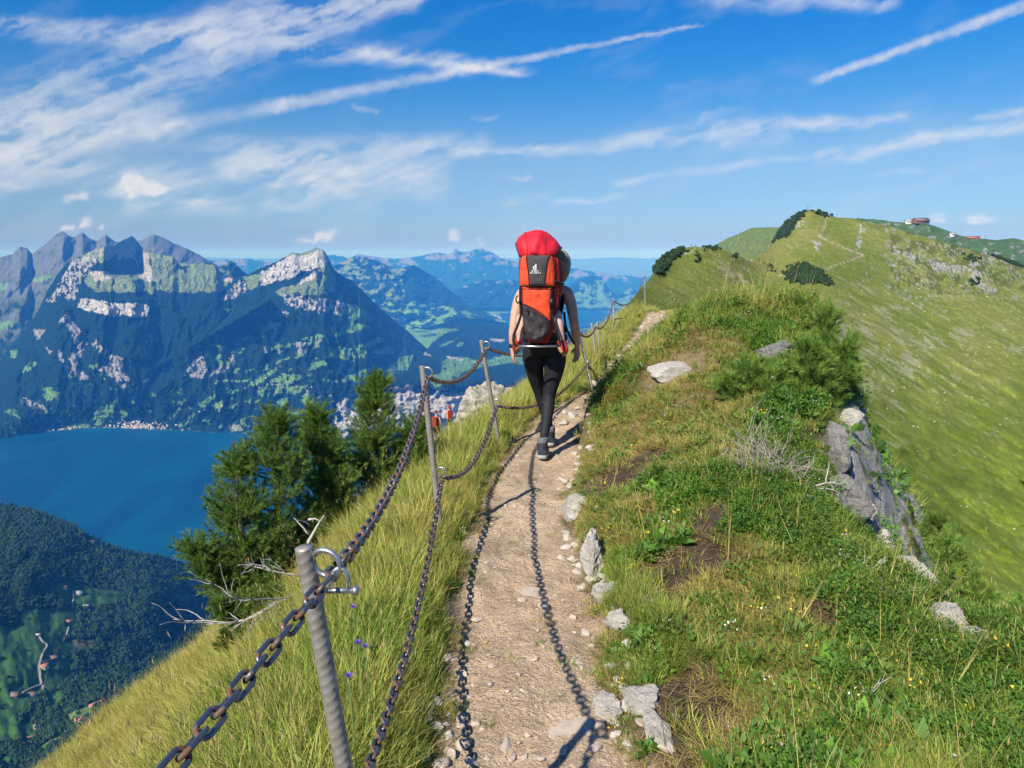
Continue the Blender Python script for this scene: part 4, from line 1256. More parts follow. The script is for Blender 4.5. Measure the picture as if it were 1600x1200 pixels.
def scatter_grass():
    N = 125000
    az = RNG.uniform(math.radians(-58), math.radians(48), N)
    lr = RNG.uniform(math.log(1.15), math.log(70), N)
    r = np.exp(lr)
    x = np.sin(az) * r; y = np.cos(az) * r
    xc = path_x(y); hw = path_w(y)
    left = x < xc
    ex = np.interp(y, ED_Y, ED_X)
    pm = path_mask(x, y); so = blobs(x, y, SOIL); dp = blobs(x, y, DRYP)
    keep = RNG.uniform(size=N) > np.maximum(pm * .985, so * 0.90)
    # rows thin out beside the trail
    dd = np.abs(x - xc) - hw
    keep &= RNG.uniform(size=N) < 0.42 + 0.8 * sstep(dd, 0.0, 0.14)
    keep &= (x < ex + 0.10 + 0.25 * RNG.uniform(size=N) ** 3) | ((RNG.uniform(size=N) < .25) & (x < ex + 4))
    keep &= ~(~left & (y > 14))
    for (cx, cy, rx, ry) in BARE: keep &= np.hypot((x - cx) / rx, (y - cy) / ry) > RNG.uniform(.75, 1.1, N)
    x, y, r, left, so, dp, dd, ex = (q[keep] for q in (x, y, r, left, so, dp, dd, ex))
    k = len(x)
    z = ground_z(x, y)
    e = 0.04
    nx = -(ground_z(x + e, y, False) - ground_z(x - e, y, False)) / (2 * e); ny = -(ground_z(x, y + e, False) - ground_z(x, y - e, False)) / (2 * e)
    n1 = fbm(x * .9, y * .9, 4, 70); n2 = fbm(x * 2.3, y * 2.3, 3, 71); n3 = fbm(x * 1.6 + 9, y * 1.6, 3, 72); u = RNG.uniform(size=k)
    kind = np.zeros(k, int)
    # left of the trail: long yellow-green grass, greener close to the trail
    L = left
    kind[L] = np.where(u[L] < .45, 1, np.where(u[L] < .70, 2, 0))
    near = L & (dd < 1.0 + .8 * n1)
    kind[near] = np.where(u[near] < .32, 0, np.where(u[near] < .48, 10, np.where(u[near] < .62, 3, np.where(u[near] < .76, 7, np.where(u[near] < .90, 5, 1)))))
    kind[L & (r < 6) & (u > .985)] = 9
    # right of the trail: short turf, herbs, dwarf shrubs near the drop
    Rr = ~left
    kind[Rr] = np.where(u[Rr] < .36, 3, np.where(u[Rr] < .56, 4, np.where(u[Rr] < .68, 0, np.where(u[Rr] < .86, 5, np.where(u[Rr] < .93, 8, 7)))))
    q = Rr & (n3 > .06); kind[q] = np.where(u[q] < .55, 5, np.where(u[q] < .72, 3, np.where(u[q] < .85, 7, 6)))
    q = Rr & (n1 > .18); kind[q] = np.where(u[q] < .5, 10, np.where(u[q] < .75, 0, 1))
    sh = Rr & ((x - ex) > -.60 + .6 * n2) & (y < 4.4); kind[sh] = np.where(u[sh] < .62, 6, np.where(u[sh] < .74, 5, np.where(u[sh] < .93, 10, 1)))
    sh = Rr & (y > 5.6) & (n3 > -.05); kind[sh] = np.where(u[sh] < .45, 6, np.where(u[sh] < .75, 5, 10))
    top = Rr & (y > 6.6); kind[top & (u < .30)] = 1; kind[top & (u > .97)] = 9
    rd = Rr & (blobs(x, y, [(1.45, 6.0, .55, .28), (1.0, 6.1, .25, .2)]) > .4); kind[rd & (u < .85)] = 13
    tc = Rr & (dp > .45); kind[tc] = np.where(u[tc] < .42, 8, np.where(u[tc] < .70, 4, np.where(u[tc] < .80, 5, 3)))
    kind[so > .5] = np.where(u[so > .5] < .7, 8, 4)
    edge = dd < .07; kind[edge] = np.where(u[edge] < .35, 8, np.where(u[edge] < .7, 4, 3))
    kind[Rr & (r < 4.5) & (u > .992)] = 9
    v_ = RNG.uniform(size=k); kind[(v_ < .010) & (r < 7)] = 11; kind[(v_ > .993) & (r < 7)] = 12
    s = RNG.uniform(.75, 1.3, k) * np.maximum(1, r / 5.5) ** .42
    s = s * np.where(L, 1.0 - .55 * (1 - sstep(dd, 0, .4)), 1.0 - .35 * (1 - sstep(dd, 0, .3)))
    s[L] *= np.interp(y[L], [0, 4, 8, 20], [.88, .88, .74, .8])
    s[Rr] *= np.where(np.isin(kind[Rr], (0, 1, 2, 10)), .42, .72)
    s[Rr & (y > 6.4)] *= 1.25
    dry = np.clip(.18 + .5 * n1 + .25 * n2 + np.where(L, .06 + .34 * sstep(r, 2.0, 6), -.11) + .25 * dp, 0, .85) * RNG.uniform(.3, 1.2, k)
    dry[np.isin(kind, (5, 6, 7, 11, 12, 13))] *= .18
    rots = np.stack([-ny * .45 + RNG.normal(0, .13, k), nx * .45 + RNG.normal(0, .13, k), RNG.uniform(0, 6.283, k)], -1)
    # rotate about Z first: tilt is given in world axes
    o = scatter('grass', np.stack([x, y, z], -1), rots, s, kind, SRC, np.clip(dry, 0, 1))
    return tag(o, 'long yellow green grass, turf and low herbs covering both sides of the trail', 'grass', kind='stuff')



# ------------------------------------------------------------------ stones
def rock_material(name, c1, c2, moss=0.0, scale=6.0, dark=.75, bump=.8):
    m, n, b = principled(name, c1, 0.9, 0, 0.2)
    tc = n.node('ShaderNodeTexCoord').outputs['Object']
    f = n.noise(tc, scale, 7, 0.7, .6)
    c = n.mix(n.ramp(f, .32, .68), (*c1, 1), (*c2, 1))
    vo = n.noise(n.scale(tc, (1, 1, 4.5)), scale * 1.3, 6, 0.7, 1.2)
    c = n.mix(n.ramp(vo, .60, .70, 0, dark), c, (.10, .095, .085, 1))
    if moss:
        g = n.node('ShaderNodeNewGeometry'); sp = n.node('ShaderNodeSeparateXYZ'); n.put(sp.inputs[0], g.outputs['Normal'])
        k = n.m('MULTIPLY', n.ramp(sp.outputs[2], .55, .9), n.ramp(n.noise(tc, scale * .8, 5, .65), .45, .6))
        c = n.mix(n.m('MULTIPLY', k, moss), c, (.12, .14, .035, 1))
    n.put(b.inputs['Base Color'], c)
    h = n.m('ADD', n.noise(tc, scale * 3, 8, 0.72), n.m('MULTIPLY', vo, 1.2))
    n.put(b.inputs['Normal'], n.bump(h, bump, 0.03))
    return m


MAT_STONE = rock_material('trail_stone', (.52, .43, .33), (.42, .34, .26), scale=3, dark=.25, bump=.3)
MAT_LIME = rock_material('pale_limestone', (.54, .50, .43), (.41, .37, .31), scale=9, dark=.5)
MAT_LIMED = rock_material('grey_limestone', (.27, .255, .235), (.18, .17, .155), .7, 6)


def hull_mesh(seed, n=14, flat=.5, mat=None):
    rg = np.random.default_rng(seed)
    p = rg.normal(size=(n, 3)); p /= np.linalg.norm(p, axis=1)[:, None]; p *= rg.uniform(.75, 1.1, (n, 1)); p[:, 2] *= flat
    p[:, 1] *= rg.uniform(.6, 1)
    bm = bmesh.new()
    for q in p: bm.verts.new(q)
    r = bmesh.ops.convex_hull(bm, input=bm.verts[:])
    bmesh.ops.delete(bm, geom=[g for g in r['geom_interior'] if isinstance(g, bmesh.types.BMVert)], context='VERTS')
    bmesh.ops.bevel(bm, geom=bm.edges[:], offset=.07, segments=1, affect='EDGES')
    me = bpy.data.meshes.new('stone'); bm.to_mesh(me); bm.free()
    me.materials.append(mat or MAT_STONE)
    return me


STONES = [hull_mesh(s, 13, random.uniform(.32, .6)) for s in range(40, 50)]
MAT_CHIP = rock_material('pale_limestone_chip', (.53, .475, .40), (.40, .35, .29), scale=3, dark=.4, bump=.3)
PALE = [hull_mesh(s, 14, random.uniform(.45, .75), MAT_CHIP) for s in range(60, 66)]


def on_ground(px, py, zg=0.0):
    """First point of the ground that the picture point looks at."""
    u, y, z = (float(q) for q in ray(px, py))
    t = 1.0
    while t < 40 and EYE + z * t > G(u * t, y * t): t += .12
    lo, hi = t - .12, t
    for i in range(6):
        t = (lo + hi) / 2
        if EYE + z * t > G(u * t, y * t): lo = t
        else: hi = t
    return Vector((u * t, y * t, EYE + z * t))


def stone(px, py, wpx, pale=False, z=0.0, flat=1.0, up=0.0, rz=None):
    p = on_ground(px, py)
    d = p.y * CP + (EYE - p.z) * SP
    s = wpx * d / FPX / 2 * 1.05
    me = random.choice(PALE if pale else STONES)
    return link('stone', me, TERRAIN, (p.x, p.y, G(p.x, p.y) + s * .12 * flat + up), (random.uniform(-.12, .12), random.uniform(-.12, .12), random.uniform(0, 6.28) if rz is None else rz), (s, s, s * flat))


for a in ((850, 950, 30), (902, 1036, 27), (646, 1112, 58, False, 0, .5), (724, 1167, 34), (745, 972, 22), (826, 925, 42, False, 0, .2), (792, 1163, 44, False, 0, .5), (633, 1183, 30), (655, 1190, 40), (690, 1196, 34),
          (720, 1121, 26), (702, 1117, 18), (770, 1040, 20, False, 0, .4), (810, 1054, 14), (835, 1031, 15), (824, 1150, 16), (845, 1188, 14), (768, 1070, 14), (742, 1008, 10), (786, 1110, 10), (936, 1140, 34), (878, 872, 20, True), (880, 938, 14), (896, 966, 16),
          (800, 1185, 22), (648, 970, 14, True), (676, 998, 12), (746, 862, 10), (738, 770, 22), (742, 760, 16), (733, 785, 14), (805, 792, 12), (790, 790, 8), (770, 820, 12), (760, 880, 9), (810, 830, 8), (785, 910, 9), (845, 905, 8), (750, 930, 8), (800, 965, 9), (840, 985, 8), (870, 1010, 9), (720, 1060, 12), (735, 1090, 14),
          (816, 665, 12), (800, 690, 14), (785, 705, 10), (880, 662, 22, True), (896, 650, 26, True), (902, 640, 18, True), (884, 645, 16, True), (868, 652, 12), (905, 664, 12), (925, 602, 22, True), (935, 596, 14, True), (918, 625, 14, True)):
    stone(*a)
for a in ((632, 1105, 34, True, 0, .5), (668, 1122, 24), (612, 1135, 26), (640, 1160, 40, True, 0, .6), (668, 1172, 28), (700, 1150, 22, True), (705, 1178, 30), (735, 1192, 26, True), (760, 1186, 18), (676, 1090, 16), (660, 1072, 13, True), (690, 1060, 11), (752, 1140, 13), (880, 1175, 24, True), (930, 1170, 30), (962, 1150, 26, True),
          (985, 1165, 34, True), (1000, 1130, 26), (1040, 1170, 40, True), (1058, 1120, 22), (975, 1075, 30, True), (1012, 1062, 18), (940, 1060, 14, True), (925, 1010, 14), (912, 985, 11, True), (905, 920, 16, True), (890, 905, 12), (884, 835, 22, True), (896, 852, 16, True), (905, 885, 18, True), (934, 905, 16, True), (955, 950, 20, True), (890, 760, 18, True), (900, 735, 14, True), (908, 705, 12, True), (745, 745, 12, True), (735, 800, 12), (726, 815, 10, True), (700, 960, 10), (690, 1010, 10)):
    stone(*a)
for i in range(46):        # broken line of half-buried stones along the right edge
    y = random.uniform(2.2, 6.3); x = float(path_x(y) + path_w(y)) + random.gauss(.05, .06); s = random.uniform(.018, .055)
    link('stone', random.choice(PALE), TERRAIN, (x, y, G(x, y) + s * .05), (random.uniform(-.3, .3), random.uniform(-.3, .3), random.uniform(0, 6.28)), s)
    BARE.append((x, y, s * .8, s * .8))
for i in range(34):        # rubble at the near left corner
    y = random.uniform(1.95, 2.9); x = float(path_x(y) - path_w(y)) + random.gauss(-.02, .07); s = random.uniform(.012, .04)
    link('stone', random.choice(PALE + STONES), TERRAIN, (x, y, G(x, y) + s * .1), (random.uniform(-.3, .3), random.uniform(-.3, .3), random.uniform(0, 6.28)), s)
    BARE.append((x, y, s, s))
# flat bedrock slabs in the trail near the camera
for px, py, w in ((905, 1150, 120), (960, 1185, 60), (830, 1196, 50)):
    o = stone(px, py, w, False, 0, .16, -.012)
for i in range(130):
    y = random.uniform(1.9, 6.6); x = float(path_x(y)) + random.uniform(-1.05, 1.05) * float(path_w(y))
    s = random.uniform(.006, .017) * (1 if random.random() < .85 else 1.7)
    link('stone', random.choice(STONES), TERRAIN, (x, y, G(x, y) + s * .1), (random.uniform(-.3, .3), random.uniform(-.3, .3), random.uniform(0, 6.28)), s)
for i in range(45):
    y = random.uniform(10.5, 22); x = float(path_x(y)) + random.uniform(-1.2, 1.2) * float(path_w(y))
    s = random.uniform(.03, .10)
    link('stone', random.choice(PALE + STONES), TERRAIN, (x, y, G(x, y) + s * .1), (random.uniform(-.3, .3), random.uniform(-.3, .3), random.uniform(0, 6.28)), s)


def gravel():
    """Fine chips strewn over the trail."""
    b_v = []; b_f = []; n0 = 0
    rg = np.random.default_rng(5)
    base = np.array([(0, 0, .5), (.6, .1, .05), (.1, .7, .0), (-.7, .1, .05), (-.1, -.6, 0)])
    tri = np.array([(0, 1, 2), (0, 2, 3), (0, 3, 4), (0, 4, 1)])
    N = 7000
    y = 1.8 + 8.5 * rg.uniform(size=N) ** 1.7; x = path_x(y) + rg.uniform(-1.25, 1.25, N) * path_w(y)
    z = ground_z(x, y); s = rg.uniform(.002, .006, N) * np.where(rg.uniform(size=N) < .12, 1.9, 1)
    for i in range(N):
        a = rg.uniform(0, 6.28); c, sn = math.cos(a), math.sin(a)
        q = base * rg.uniform(.7, 1.3, (5, 3)) * s[i]
        b_v.append(np.stack([q[:, 0] * c - q[:, 1] * sn + x[i], q[:, 0] * sn + q[:, 1] * c + y[i], q[:, 2] + z[i]], -1)); b_f.append(tri + 5 * i)
    me = mesh_np('gravel', np.concatenate(b_v), np.concatenate(b_f), MAT_STONE)
    return tag(link('gravel', me), 'fine pale gravel strewn along the dirt trail', 'gravel', kind='stuff')


gravel()


def boulder(name, p, size, seed, mat, label, group=None, sub=4, strata=.06, cat='rock', rz=0.0, tilt=(0, 0), rugged=1.0):
    """Weathered block: a noisy solid cut by a few planes, with bedding ledges."""
    rg = np.random.default_rng(seed)
    bm = bmesh.new(); bmesh.ops.create_icosphere(bm, subdivisions=sub, radius=1.0)
    v = np.array([q.co for q in bm.verts])
    for i in range(22):
        n = rg.normal(size=3); n /= np.linalg.norm(n); d = rg.uniform(.5, .86)
        k = v @ n; over = np.maximum(k - d, 0); v = v - over[:, None] * n * .97
    a = np.arctan2(v[:, 1], v[:, 0])
    rad = 1 + rugged * .10 * fbm(v[:, 0] * 2.1 + seed, v[:, 1] * 2.1 + v[:, 2] * 1.7, 4, seed) + rugged * .035 * fbm(v[:, 0] * 8 + v[:, 2] * 5, v[:, 1] * 8 - v[:, 2] * 6, 3, seed + 1)
    led = v[:, 2] * 5.5 + .8 * fbm(v[:, 0] * 1.5, v[:, 1] * 1.5, 3, seed + 2)
    rad = rad + strata * (np.abs((led % 1.0) - .5) * 2 - .5)
    v = v * rad[:, None] * np.array(size)
    for q, c in zip(bm.verts, v): q.co = c
    me = bpy.data.meshes.new(name); bm.to_mesh(me); bm.free(); me.materials.append(mat)
    o = link(name, me, None, p, (tilt[0], tilt[1], rz))
    BARE.append((p[0], p[1], size[0] * .95, size[1] * .95))
    return tag(o, label, cat, group)


EG = 'limestone blocks edging the trail'
for (px, py, zg, sz, seed, lab, rz) in (
    (895, 800, .1, (.10, .22, .15), 101, 'tall pale limestone block at the right trail edge, nearest the walker', .1),
    (926, 872, .1, (.085, .20, .13), 102, 'narrow pale limestone block at the right trail edge, second from the walker', -.15),
    (945, 930, .1, (.095, .075, .075), 103, 'low pale limestone lump in the turf beside the trail, below the narrow block', .4),
    (966, 975, .1, (.065, .09, .07), 104, 'small white limestone lump half hidden in clover beside the trail', .2),
    (948, 1108, .1, (.075, .09, .05), 105, 'rounded pale slab at the right trail edge near the post shadow', .5),
    (1026, 1140, .15, (.06, .14, .05), 106, 'long grey slab in the turf right of the rounded slab', .25),
    (1003, 1095, .15, (.10, .10, .05), 107, 'cracked beige slab between the rounded slab and the dark soil', .9),
    (985, 1042, .15, (.03, .03, .03), 108, 'small white stone in the herbs right of the trail', 0),
    (1146, 1027, .2, (.025, .025, .02), 109, 'single small white stone lying on bare turf away from the trail', 0),
):
    p = on_ground(px, py, zg)
    boulder('rock', (p.x, p.y, p.z + sz[2] * .15), sz, seed, MAT_LIME, lab, EG, 4, .10, 'rock', rz, (random.uniform(-.2, .2), random.uniform(-.25, .25)), 2.4)
p = on_ground(1050, 585, .75); boulder('rock', (p.x + .02, p.y + .06, p.z + .02), (.36, .22, .10), 121, MAT_LIME, 'flat pale rock slab set in the grass of the knoll', None, 4, .04, 'rock', .15, (.32, 0))
BARE.append((p.x, p.y - .10, .26, .10))
p = on_ground(1212, 565, .85); boulder('rock', (p.x, p.y + .08, p.z + .03), (.21, .18, .15), 122, MAT_LIMED, 'cracked layered grey rock on the knoll behind the small pine', None, 4, .11, 'rock', .4, (.2, 0))
BARE.append((p.x, p.y - .12, .20, .14))
CG = 'limestone blocks along the drop on the right'
for (px, py, zz, sz, seed, lab, rz) in (
    (1322, 648, .45, (.12, .13, .09), 131, 'small pale rock cap under the pine at the cliff top', .2),
    (1296, 705, .30, (.085, .20, .26), 132, 'tall dark cliff face dropping off beside the pine', .1),
    (1316, 765, .10, (.11, .17, .20), 133, 'jagged grey block below the dark cliff face', .7),
    (1345, 792, .0, (.10, .12, .10), 137, 'small light stone beside the jagged grey block', .2),
    (1372, 836, .05, (.10, .14, .10), 134, 'rounded pale block in the middle of the rocky edge', .3),
    (1408, 893, .05, (.13, .15, .13), 135, 'large smooth pale block at the rocky edge left of the young pine', .6),
    (1462, 960, .04, (.11, .11, .09), 136, 'pale block under the young pine at the edge', .2),
    (1500, 992, .03, (.08, .08, .07), 138, 'smallest pale block at the right end of the rocky edge', .5),
):
    p = on_ground(px, py)
    if p.y > 7: p = at_z(px, py, zz)
    p.x += sz[0] * .25; p.z -= sz[2] * .25
    boulder('rock', p, sz, seed, MAT_LIMED if seed in (132, 133) else MAT_LIME, lab, CG, 4, .11, 'rock', rz)
    BARE.append((p.x, p.y - sz[1] * .6, sz[0] * 1.1, sz[1] * .7))
scatter_grass()


def slope_stones():
    """Loose limestone on the far meadow slope."""
    PX, PY, R, P, C = FH
    N = 4500
    idx = RNG.integers(0, PX.size, N); px = PX.ravel()[idx]; py = PY.ravel()[idx]; r = R.ravel()[idx]
    a = 0.85 * px + 0.52 * py; b = -0.52 * px + 0.85 * py
    d = fbm(a / 60, b / 12, 4, 51, .6) + .6 * np.exp(-((a - 1420) / 210.0) ** 2 - ((py - 560) / 120.0) ** 2) + .5 * np.exp(-((px - 1480) / 90.0) ** 2 - ((py - 430) / 35.0) ** 2)
    ok = (d > .34) & (py < 900) & (px > 1040) & (py > 350); idx = idx[ok]; k = len(idx)
    src = [bpy.data.objects.new('slope_stone_source', m) for m in PALE]
    o = scatter('slope_stones', P.reshape(-1, 3)[idx], RNG.uniform(-.4, .4, (k, 3)) + np.array([0, 0, 1]) * RNG.uniform(0, 6.28, (k, 1)), (R.ravel()[idx] / 400.0) ** .8 * RNG.uniform(.15, .75, k) ** 1.5 * 1.2, RNG.integers(0, len(src), k), src)
    return tag(o, 'pale limestone blocks strewn over the green slope on the right', 'stones', kind='stuff')


slope_stones()
# ------------------------------------------------------------------ posts and chains of the railing
def steel_material():
    m, n, b = principled('galvanised_rebar', (.36, .36, .35), 0.5, 0.45, 0.5)
    tc = n.node('ShaderNodeTexCoord').outputs['Object']
    f = n.noise(tc, 30, 6, 0.65)
    n.put(b.inputs['Base Color'], n.mix(n.ramp(f, .38, .68), (.38, .355, .31, 1), (.26, .225, .18, 1)))
    n.put(b.inputs['Roughness'], n.ramp(f, .3, .7, .42, .65))
    n.put(b.inputs['Normal'], n.bump(n.noise(tc, 160, 4, .6), .25, .002))
    return m


def chain_material():
    m, n, b = principled('worn_chain_steel', (.3, .3, .31), 0.4, 0.8, 0.5)
    tc = n.node('ShaderNodeTexCoord')
    sp = n.node('ShaderNodeSeparateXYZ'); n.put(sp.inputs[0], tc.outputs['Object'])
    oi = n.node('ShaderNodeObjectInfo')
    v = n.node('ShaderNodeVectorMath', operation='ADD'); n.put(v.inputs[0], tc.outputs['Object'])
    n.put(v.inputs[1], n.xyz(oi.outputs['Random'], n.m('MULTIPLY', oi.outputs['Random'], 7.3), 0.0))
    f = n.noise(v.outputs[0], 60, 6, 0.7)
    ends = n.ramp(n.m('ABSOLUTE', sp.outputs[0]), .010, .021, -.10, .26)      # rust where the links rub and wet stays
    k = n.ramp(n.m('ADD', f, ends), .64, .80)
    n.put(b.inputs['Base Color'], n.mix(k, (.17, .185, .22, 1), (.15, .068, .032, 1)))
    n.put(b.inputs['Metallic'], n.ramp(k, 0, 1, .85, .1)); n.put(b.inputs['Roughness'], n.ramp(k, 0, 1, .34, .85))
    n.put(b.inputs['Normal'], n.bump(f, .35, .002))
    return m


MAT_STEEL = steel_material()
MAT_CHAIN = chain_material()
MAT_RING = mottled('bright_galvanised_ring', (.55, .56, .56), (.42, .42, .40), 40, .38, .85, .2, .001)


def torus(b, c, R, r, ax, n=20, k=8):
    """Ring round axis ax."""
    q = Vector(ax).to_track_quat('Z', 'Y')
    pts = [Vector(c) + q @ Vector((math.cos(2 * math.pi * i / n) * R, math.sin(2 * math.pi * i / n) * R, 0)) for i in range(n)]
    b.tube(pts, r, k, closed=True, up=q @ Vector((0, 0, 1)))


def rebar(length, r=.0175, fine=True):
    """Ribbed bar along z."""
    n = 20 if fine else 10; dz = .0032 if fine else .02
    k = int(length / dz)
    z = np.linspace(0, length, k); a = np.linspace(0, 2 * math.pi, n, endpoint=False)
    Z, A = np.meshgrid(z, a, indexing='ij')
    side = np.sign(np.sin(A)); fold = np.abs(((A + math.pi / 2) % math.pi) - math.pi / 2)
    ph = (Z + side * .016 * (((A % math.pi) / math.pi) - .5) * 1.6) / .021
    rib = np.exp(-(((ph % 1) - .5) / .15) ** 2) * (np.abs(np.sin(A)) > .22)
    spine = np.exp(-(np.minimum(A % math.pi, math.pi - A % math.pi) / .16) ** 2)
    Rr = r * .95 + .0013 * rib + .0016 * spine
    P = np.stack([np.cos(A) * Rr, np.sin(A) * Rr, Z], -1).reshape(-1, 3)
    f = [tuple(q) for q in grid_faces(k, n, True)]
    f.append(tuple(range(n - 1, -1, -1))); f.append(tuple((k - 1) * n + j for j in range(n)))
    b = MB(); b.add(P, f)
    return b


POSTS = {}


def post(key, top, base, rings, label, fine=True, shackle=False):
    top = Vector(top); base = Vector(base)
    e = empty('railing_post', base)
    ax = top - base; L = ax.length
    o = rebar(L, .0178, fine).build('rod', MAT_STEEL, e, True)
    o.rotation_euler = ax.to_track_quat('Z', 'X').to_euler()
    if fine:
        q = Euler((0, 0, 0.6)); 
    for rp in rings:
        c = Vector(rp) - base
        # ring welded to the side of the rod, its plane upright and crossways to the chain
        b = MB(); torus(b, c, .030, .0058, Vector((.25, 1, .15)), 22 if fine else 12, 8 if fine else 5)
        b.build('ring', MAT_RING, e, True)
    if shackle:
        c = Vector(rings[0]) - base
        b = MB()
        pts = [c + Vector((.006, -.006, -.055))] + [c + Vector((.012 + .016 * (1 - math.cos(t)), -.006, -.030 + .022 * math.sin(t) + .0)) for t in np.linspace(0, math.pi, 9)] + [c + Vector((.044, -.006, -.055))]
        b.tube(pts, .005, 8); b.build('shackle', MAT_RING, e, True)
        b = MB(); b.tube([c + Vector((-.004, -.006, -.056)), c + Vector((.056, -.006, -.056))], .0062, 8)
        b.tube([c + Vector((.052, -.006, -.056)), c + Vector((.064, -.006, -.056))], .0095, 8); b.build('shackle_pin', MAT_RING, e, True)
    tag(e, label, 'post', 'ribbed steel posts of the chain railing')
    POSTS[key] = rings
    return e


T1, B1 = at(475, 855, 1.43), Vector((-.285, 1.385, -.15))
T2, B2 = at(660, 572, 4.08), Vector((-.415, 4.06, -.15))
T3, B3 = at(752, 532, 6.04), Vector((-.085, 6.07, -.15))
r1u, r1l = at(510, 880, 1.43), Vector((-.36, 1.37, .43))
r2u, r2l = at(668, 582, 4.08), at(690, 738, 4.12)
r3u, r3l = at(760, 539, 6.04), at(776, 629, 6.10)
TA, BA = at(903, 512, 8.9), at_z(927, 616, -.05)
rAu, rAl = at(905, 520, 8.9), at(918, 568, 8.8)
TB, BB = at(924, 505, 11.7), at(932, 566, 11.7)
TB2, BB2 = at(933, 503, 12.4), at(938, 568, 12.4)
rBu, rBl = at(931, 511, 12.0), at(937, 556, 12.0)
TC, BC = at(958, 465, 15.8), at(960, 524, 15.8)
rCu, rCl = at(959, 470, 15.8), at(961, 498, 15.8)
TD, BD = at(1007, 426, 26.0), at(1008, 476, 26.0)
rDu, rDl = at(1007, 431, 26.0), at(1008, 450, 26.0)
post('1', T1, B1, [r1u], 'nearest ribbed steel post, leaning, with a ring and shackle at its top', True, True)
post('2', T2, B2, [r2u, r2l], 'second ribbed steel post beside the pines, rings at top and middle', True)
post('3', T3, B3, [r3u, r3l], 'third ribbed steel post, strongly leaning, just left of the walker', True)
post('A', TA, BA, [rAl], 'thin leaning steel post beside the walker\'s right hand', False)
post('B', TB, BB, [rBu], 'left of the two close-set far posts beside the walker\'s right arm', False)
post('B2', TB2, BB2, [rBl], 'right of the two close-set far posts beside the walker\'s right arm', False)
post('C', TC, BC, [rCu, rCl], 'far thin post beside the rising stony trail', False)
post('D', TD, BD, [rDu, rDl], 'farthest thin post, standing against the sky at the crest', False)

# the links
PITCH_L = .0415


def link_mesh(k=8, sides=8):
    b = MB(); hl = PITCH_L / 2 - .0125 + .0052; w = .0122
    pts = []
    for i in range(k + 1):
        a = -math.pi / 2 + math.pi * i / k; pts.append((hl + .0015 + math.cos(a) * w, math.sin(a) * w, 0))
    for i in range(k + 1):
        a = math.pi / 2 + math.pi * i / k; pts.append((-hl - .0015 + math.cos(a) * w, math.sin(a) * w, 0))
    b.tube(pts, .0049, sides, closed=True, up=(0, 0, 1))
    return b.mesh('link', MAT_CHAIN, True)


LINK = link_mesh()
LINK_FAR = link_mesh(4, 5)


def hang(a, c, sag, n=160, side=Vector((0, 0, 0))):
    a = Vector(a); c = Vector(c)
    return [a.lerp(c, t) + Vector((0, 0, -1)) * sag * 4 * t * (1 - t) + side * 4 * t * (1 - t) for t in np.linspace(0, 1, n)]


def walk(P, step):
    out = [P[0]]; acc = 0; i = 0; cur = P[0]
    for q in P[1:]:
        seg = (q - cur).length
        while acc + seg >= step:
            cur = cur.lerp(q, (step - acc) / seg); out.append(cur); seg = (q - cur).length; acc = 0
        acc += seg; cur = q
    return out


def chain(a, c, sag, label, parts=True, scale=1.0, side=Vector((0, 0, 0)), twist=.0):
    pts = walk(hang(a, c, sag, side=side), PITCH_L * scale)
    e = empty('chain', a)
    allv = []; allf = []; nv = 0
    if not parts:
        mv = np.empty(len(LINK_FAR.vertices) * 3, np.float32); LINK_FAR.vertices.foreach_get('co', mv); mv = mv.reshape(-1, 3)
        fs = [tuple(p.vertices) for p in LINK_FAR.polygons]
    B = MB()
    for i, (p, q) in enumerate(zip(pts[:-1], pts[1:])):
        d = (q - p).normalized(); mid = (p + q) / 2 - Vector(a)
        rot = d.to_track_quat('X', 'Z') @ Euler((math.pi / 4 + (i % 2) * math.pi / 2 + random.uniform(-.14, .14) + twist * i, 0, 0)).to_quaternion()
        if parts:
            o = link('link', LINK, e, mid); o.rotation_euler = rot.to_euler(); o.scale = (scale,) * 3
        else:
            R = np.array(rot.to_matrix()) * scale
            B.add(mv @ R.T + np.array(mid), fs)
    if not parts:
        B.build('links', MAT_CHAIN, e, True)
        e.children[0]['kind'] = 'stuff'
    return tag(e, label, 'chain', 'chains strung between the railing posts')


r0u = Vector((-.93, -1.25, 1.05))
chain(r1u + Vector((.004, -.004, -.03)), r0u, .11, 'rusty chain running from the nearest post out of the picture at lower left')
chain(r1u + Vector((.006, .0, -.028)), r2u + Vector((0, 0, -.028)), .13, 'upper chain from the nearest post up to the second post')
chain(r1l, r2l + Vector((0, 0, -.028)), .17, 'lower chain hanging beside the trail up to the second post')
chain(r2u + Vector((.004, 0, -.028)), r3u + Vector((0, 0, -.028)), .13, 'upper chain between the second and third posts')
chain(r2l + Vector((.004, 0, -.028)), r3l + Vector((0, 0, -.028)), .19, 'lower chain sagging between the second and third posts')
chain(r3u + Vector((.004, 0, -.028)), rAu, .16, 'upper chain passing behind the walker from the third post', False)
chain(r3l + Vector((.004, 0, -.028)), rAl, .20, 'lower chain passing behind the walker\'s legs', False)
chain(rAu, rBu, .10, 'upper chain behind the walker\'s right hand', False)
chain(rAl, rBl, .15, 'lower chain from the leaning post to the close-set far posts', False)
chain(rBu, rCu, .22, 'upper chain rising to the far thin post beside the stony trail', False)
chain(rBl, rCl, .22, 'lower chain rising to the far thin post beside the stony trail', False)
chain(rCu, rDu, .45, 'upper chain of the farthest stretch up to the skyline post', False)
chain(rCl, rDl, .30, 'lower chain of the farthest stretch up to the skyline post', False)

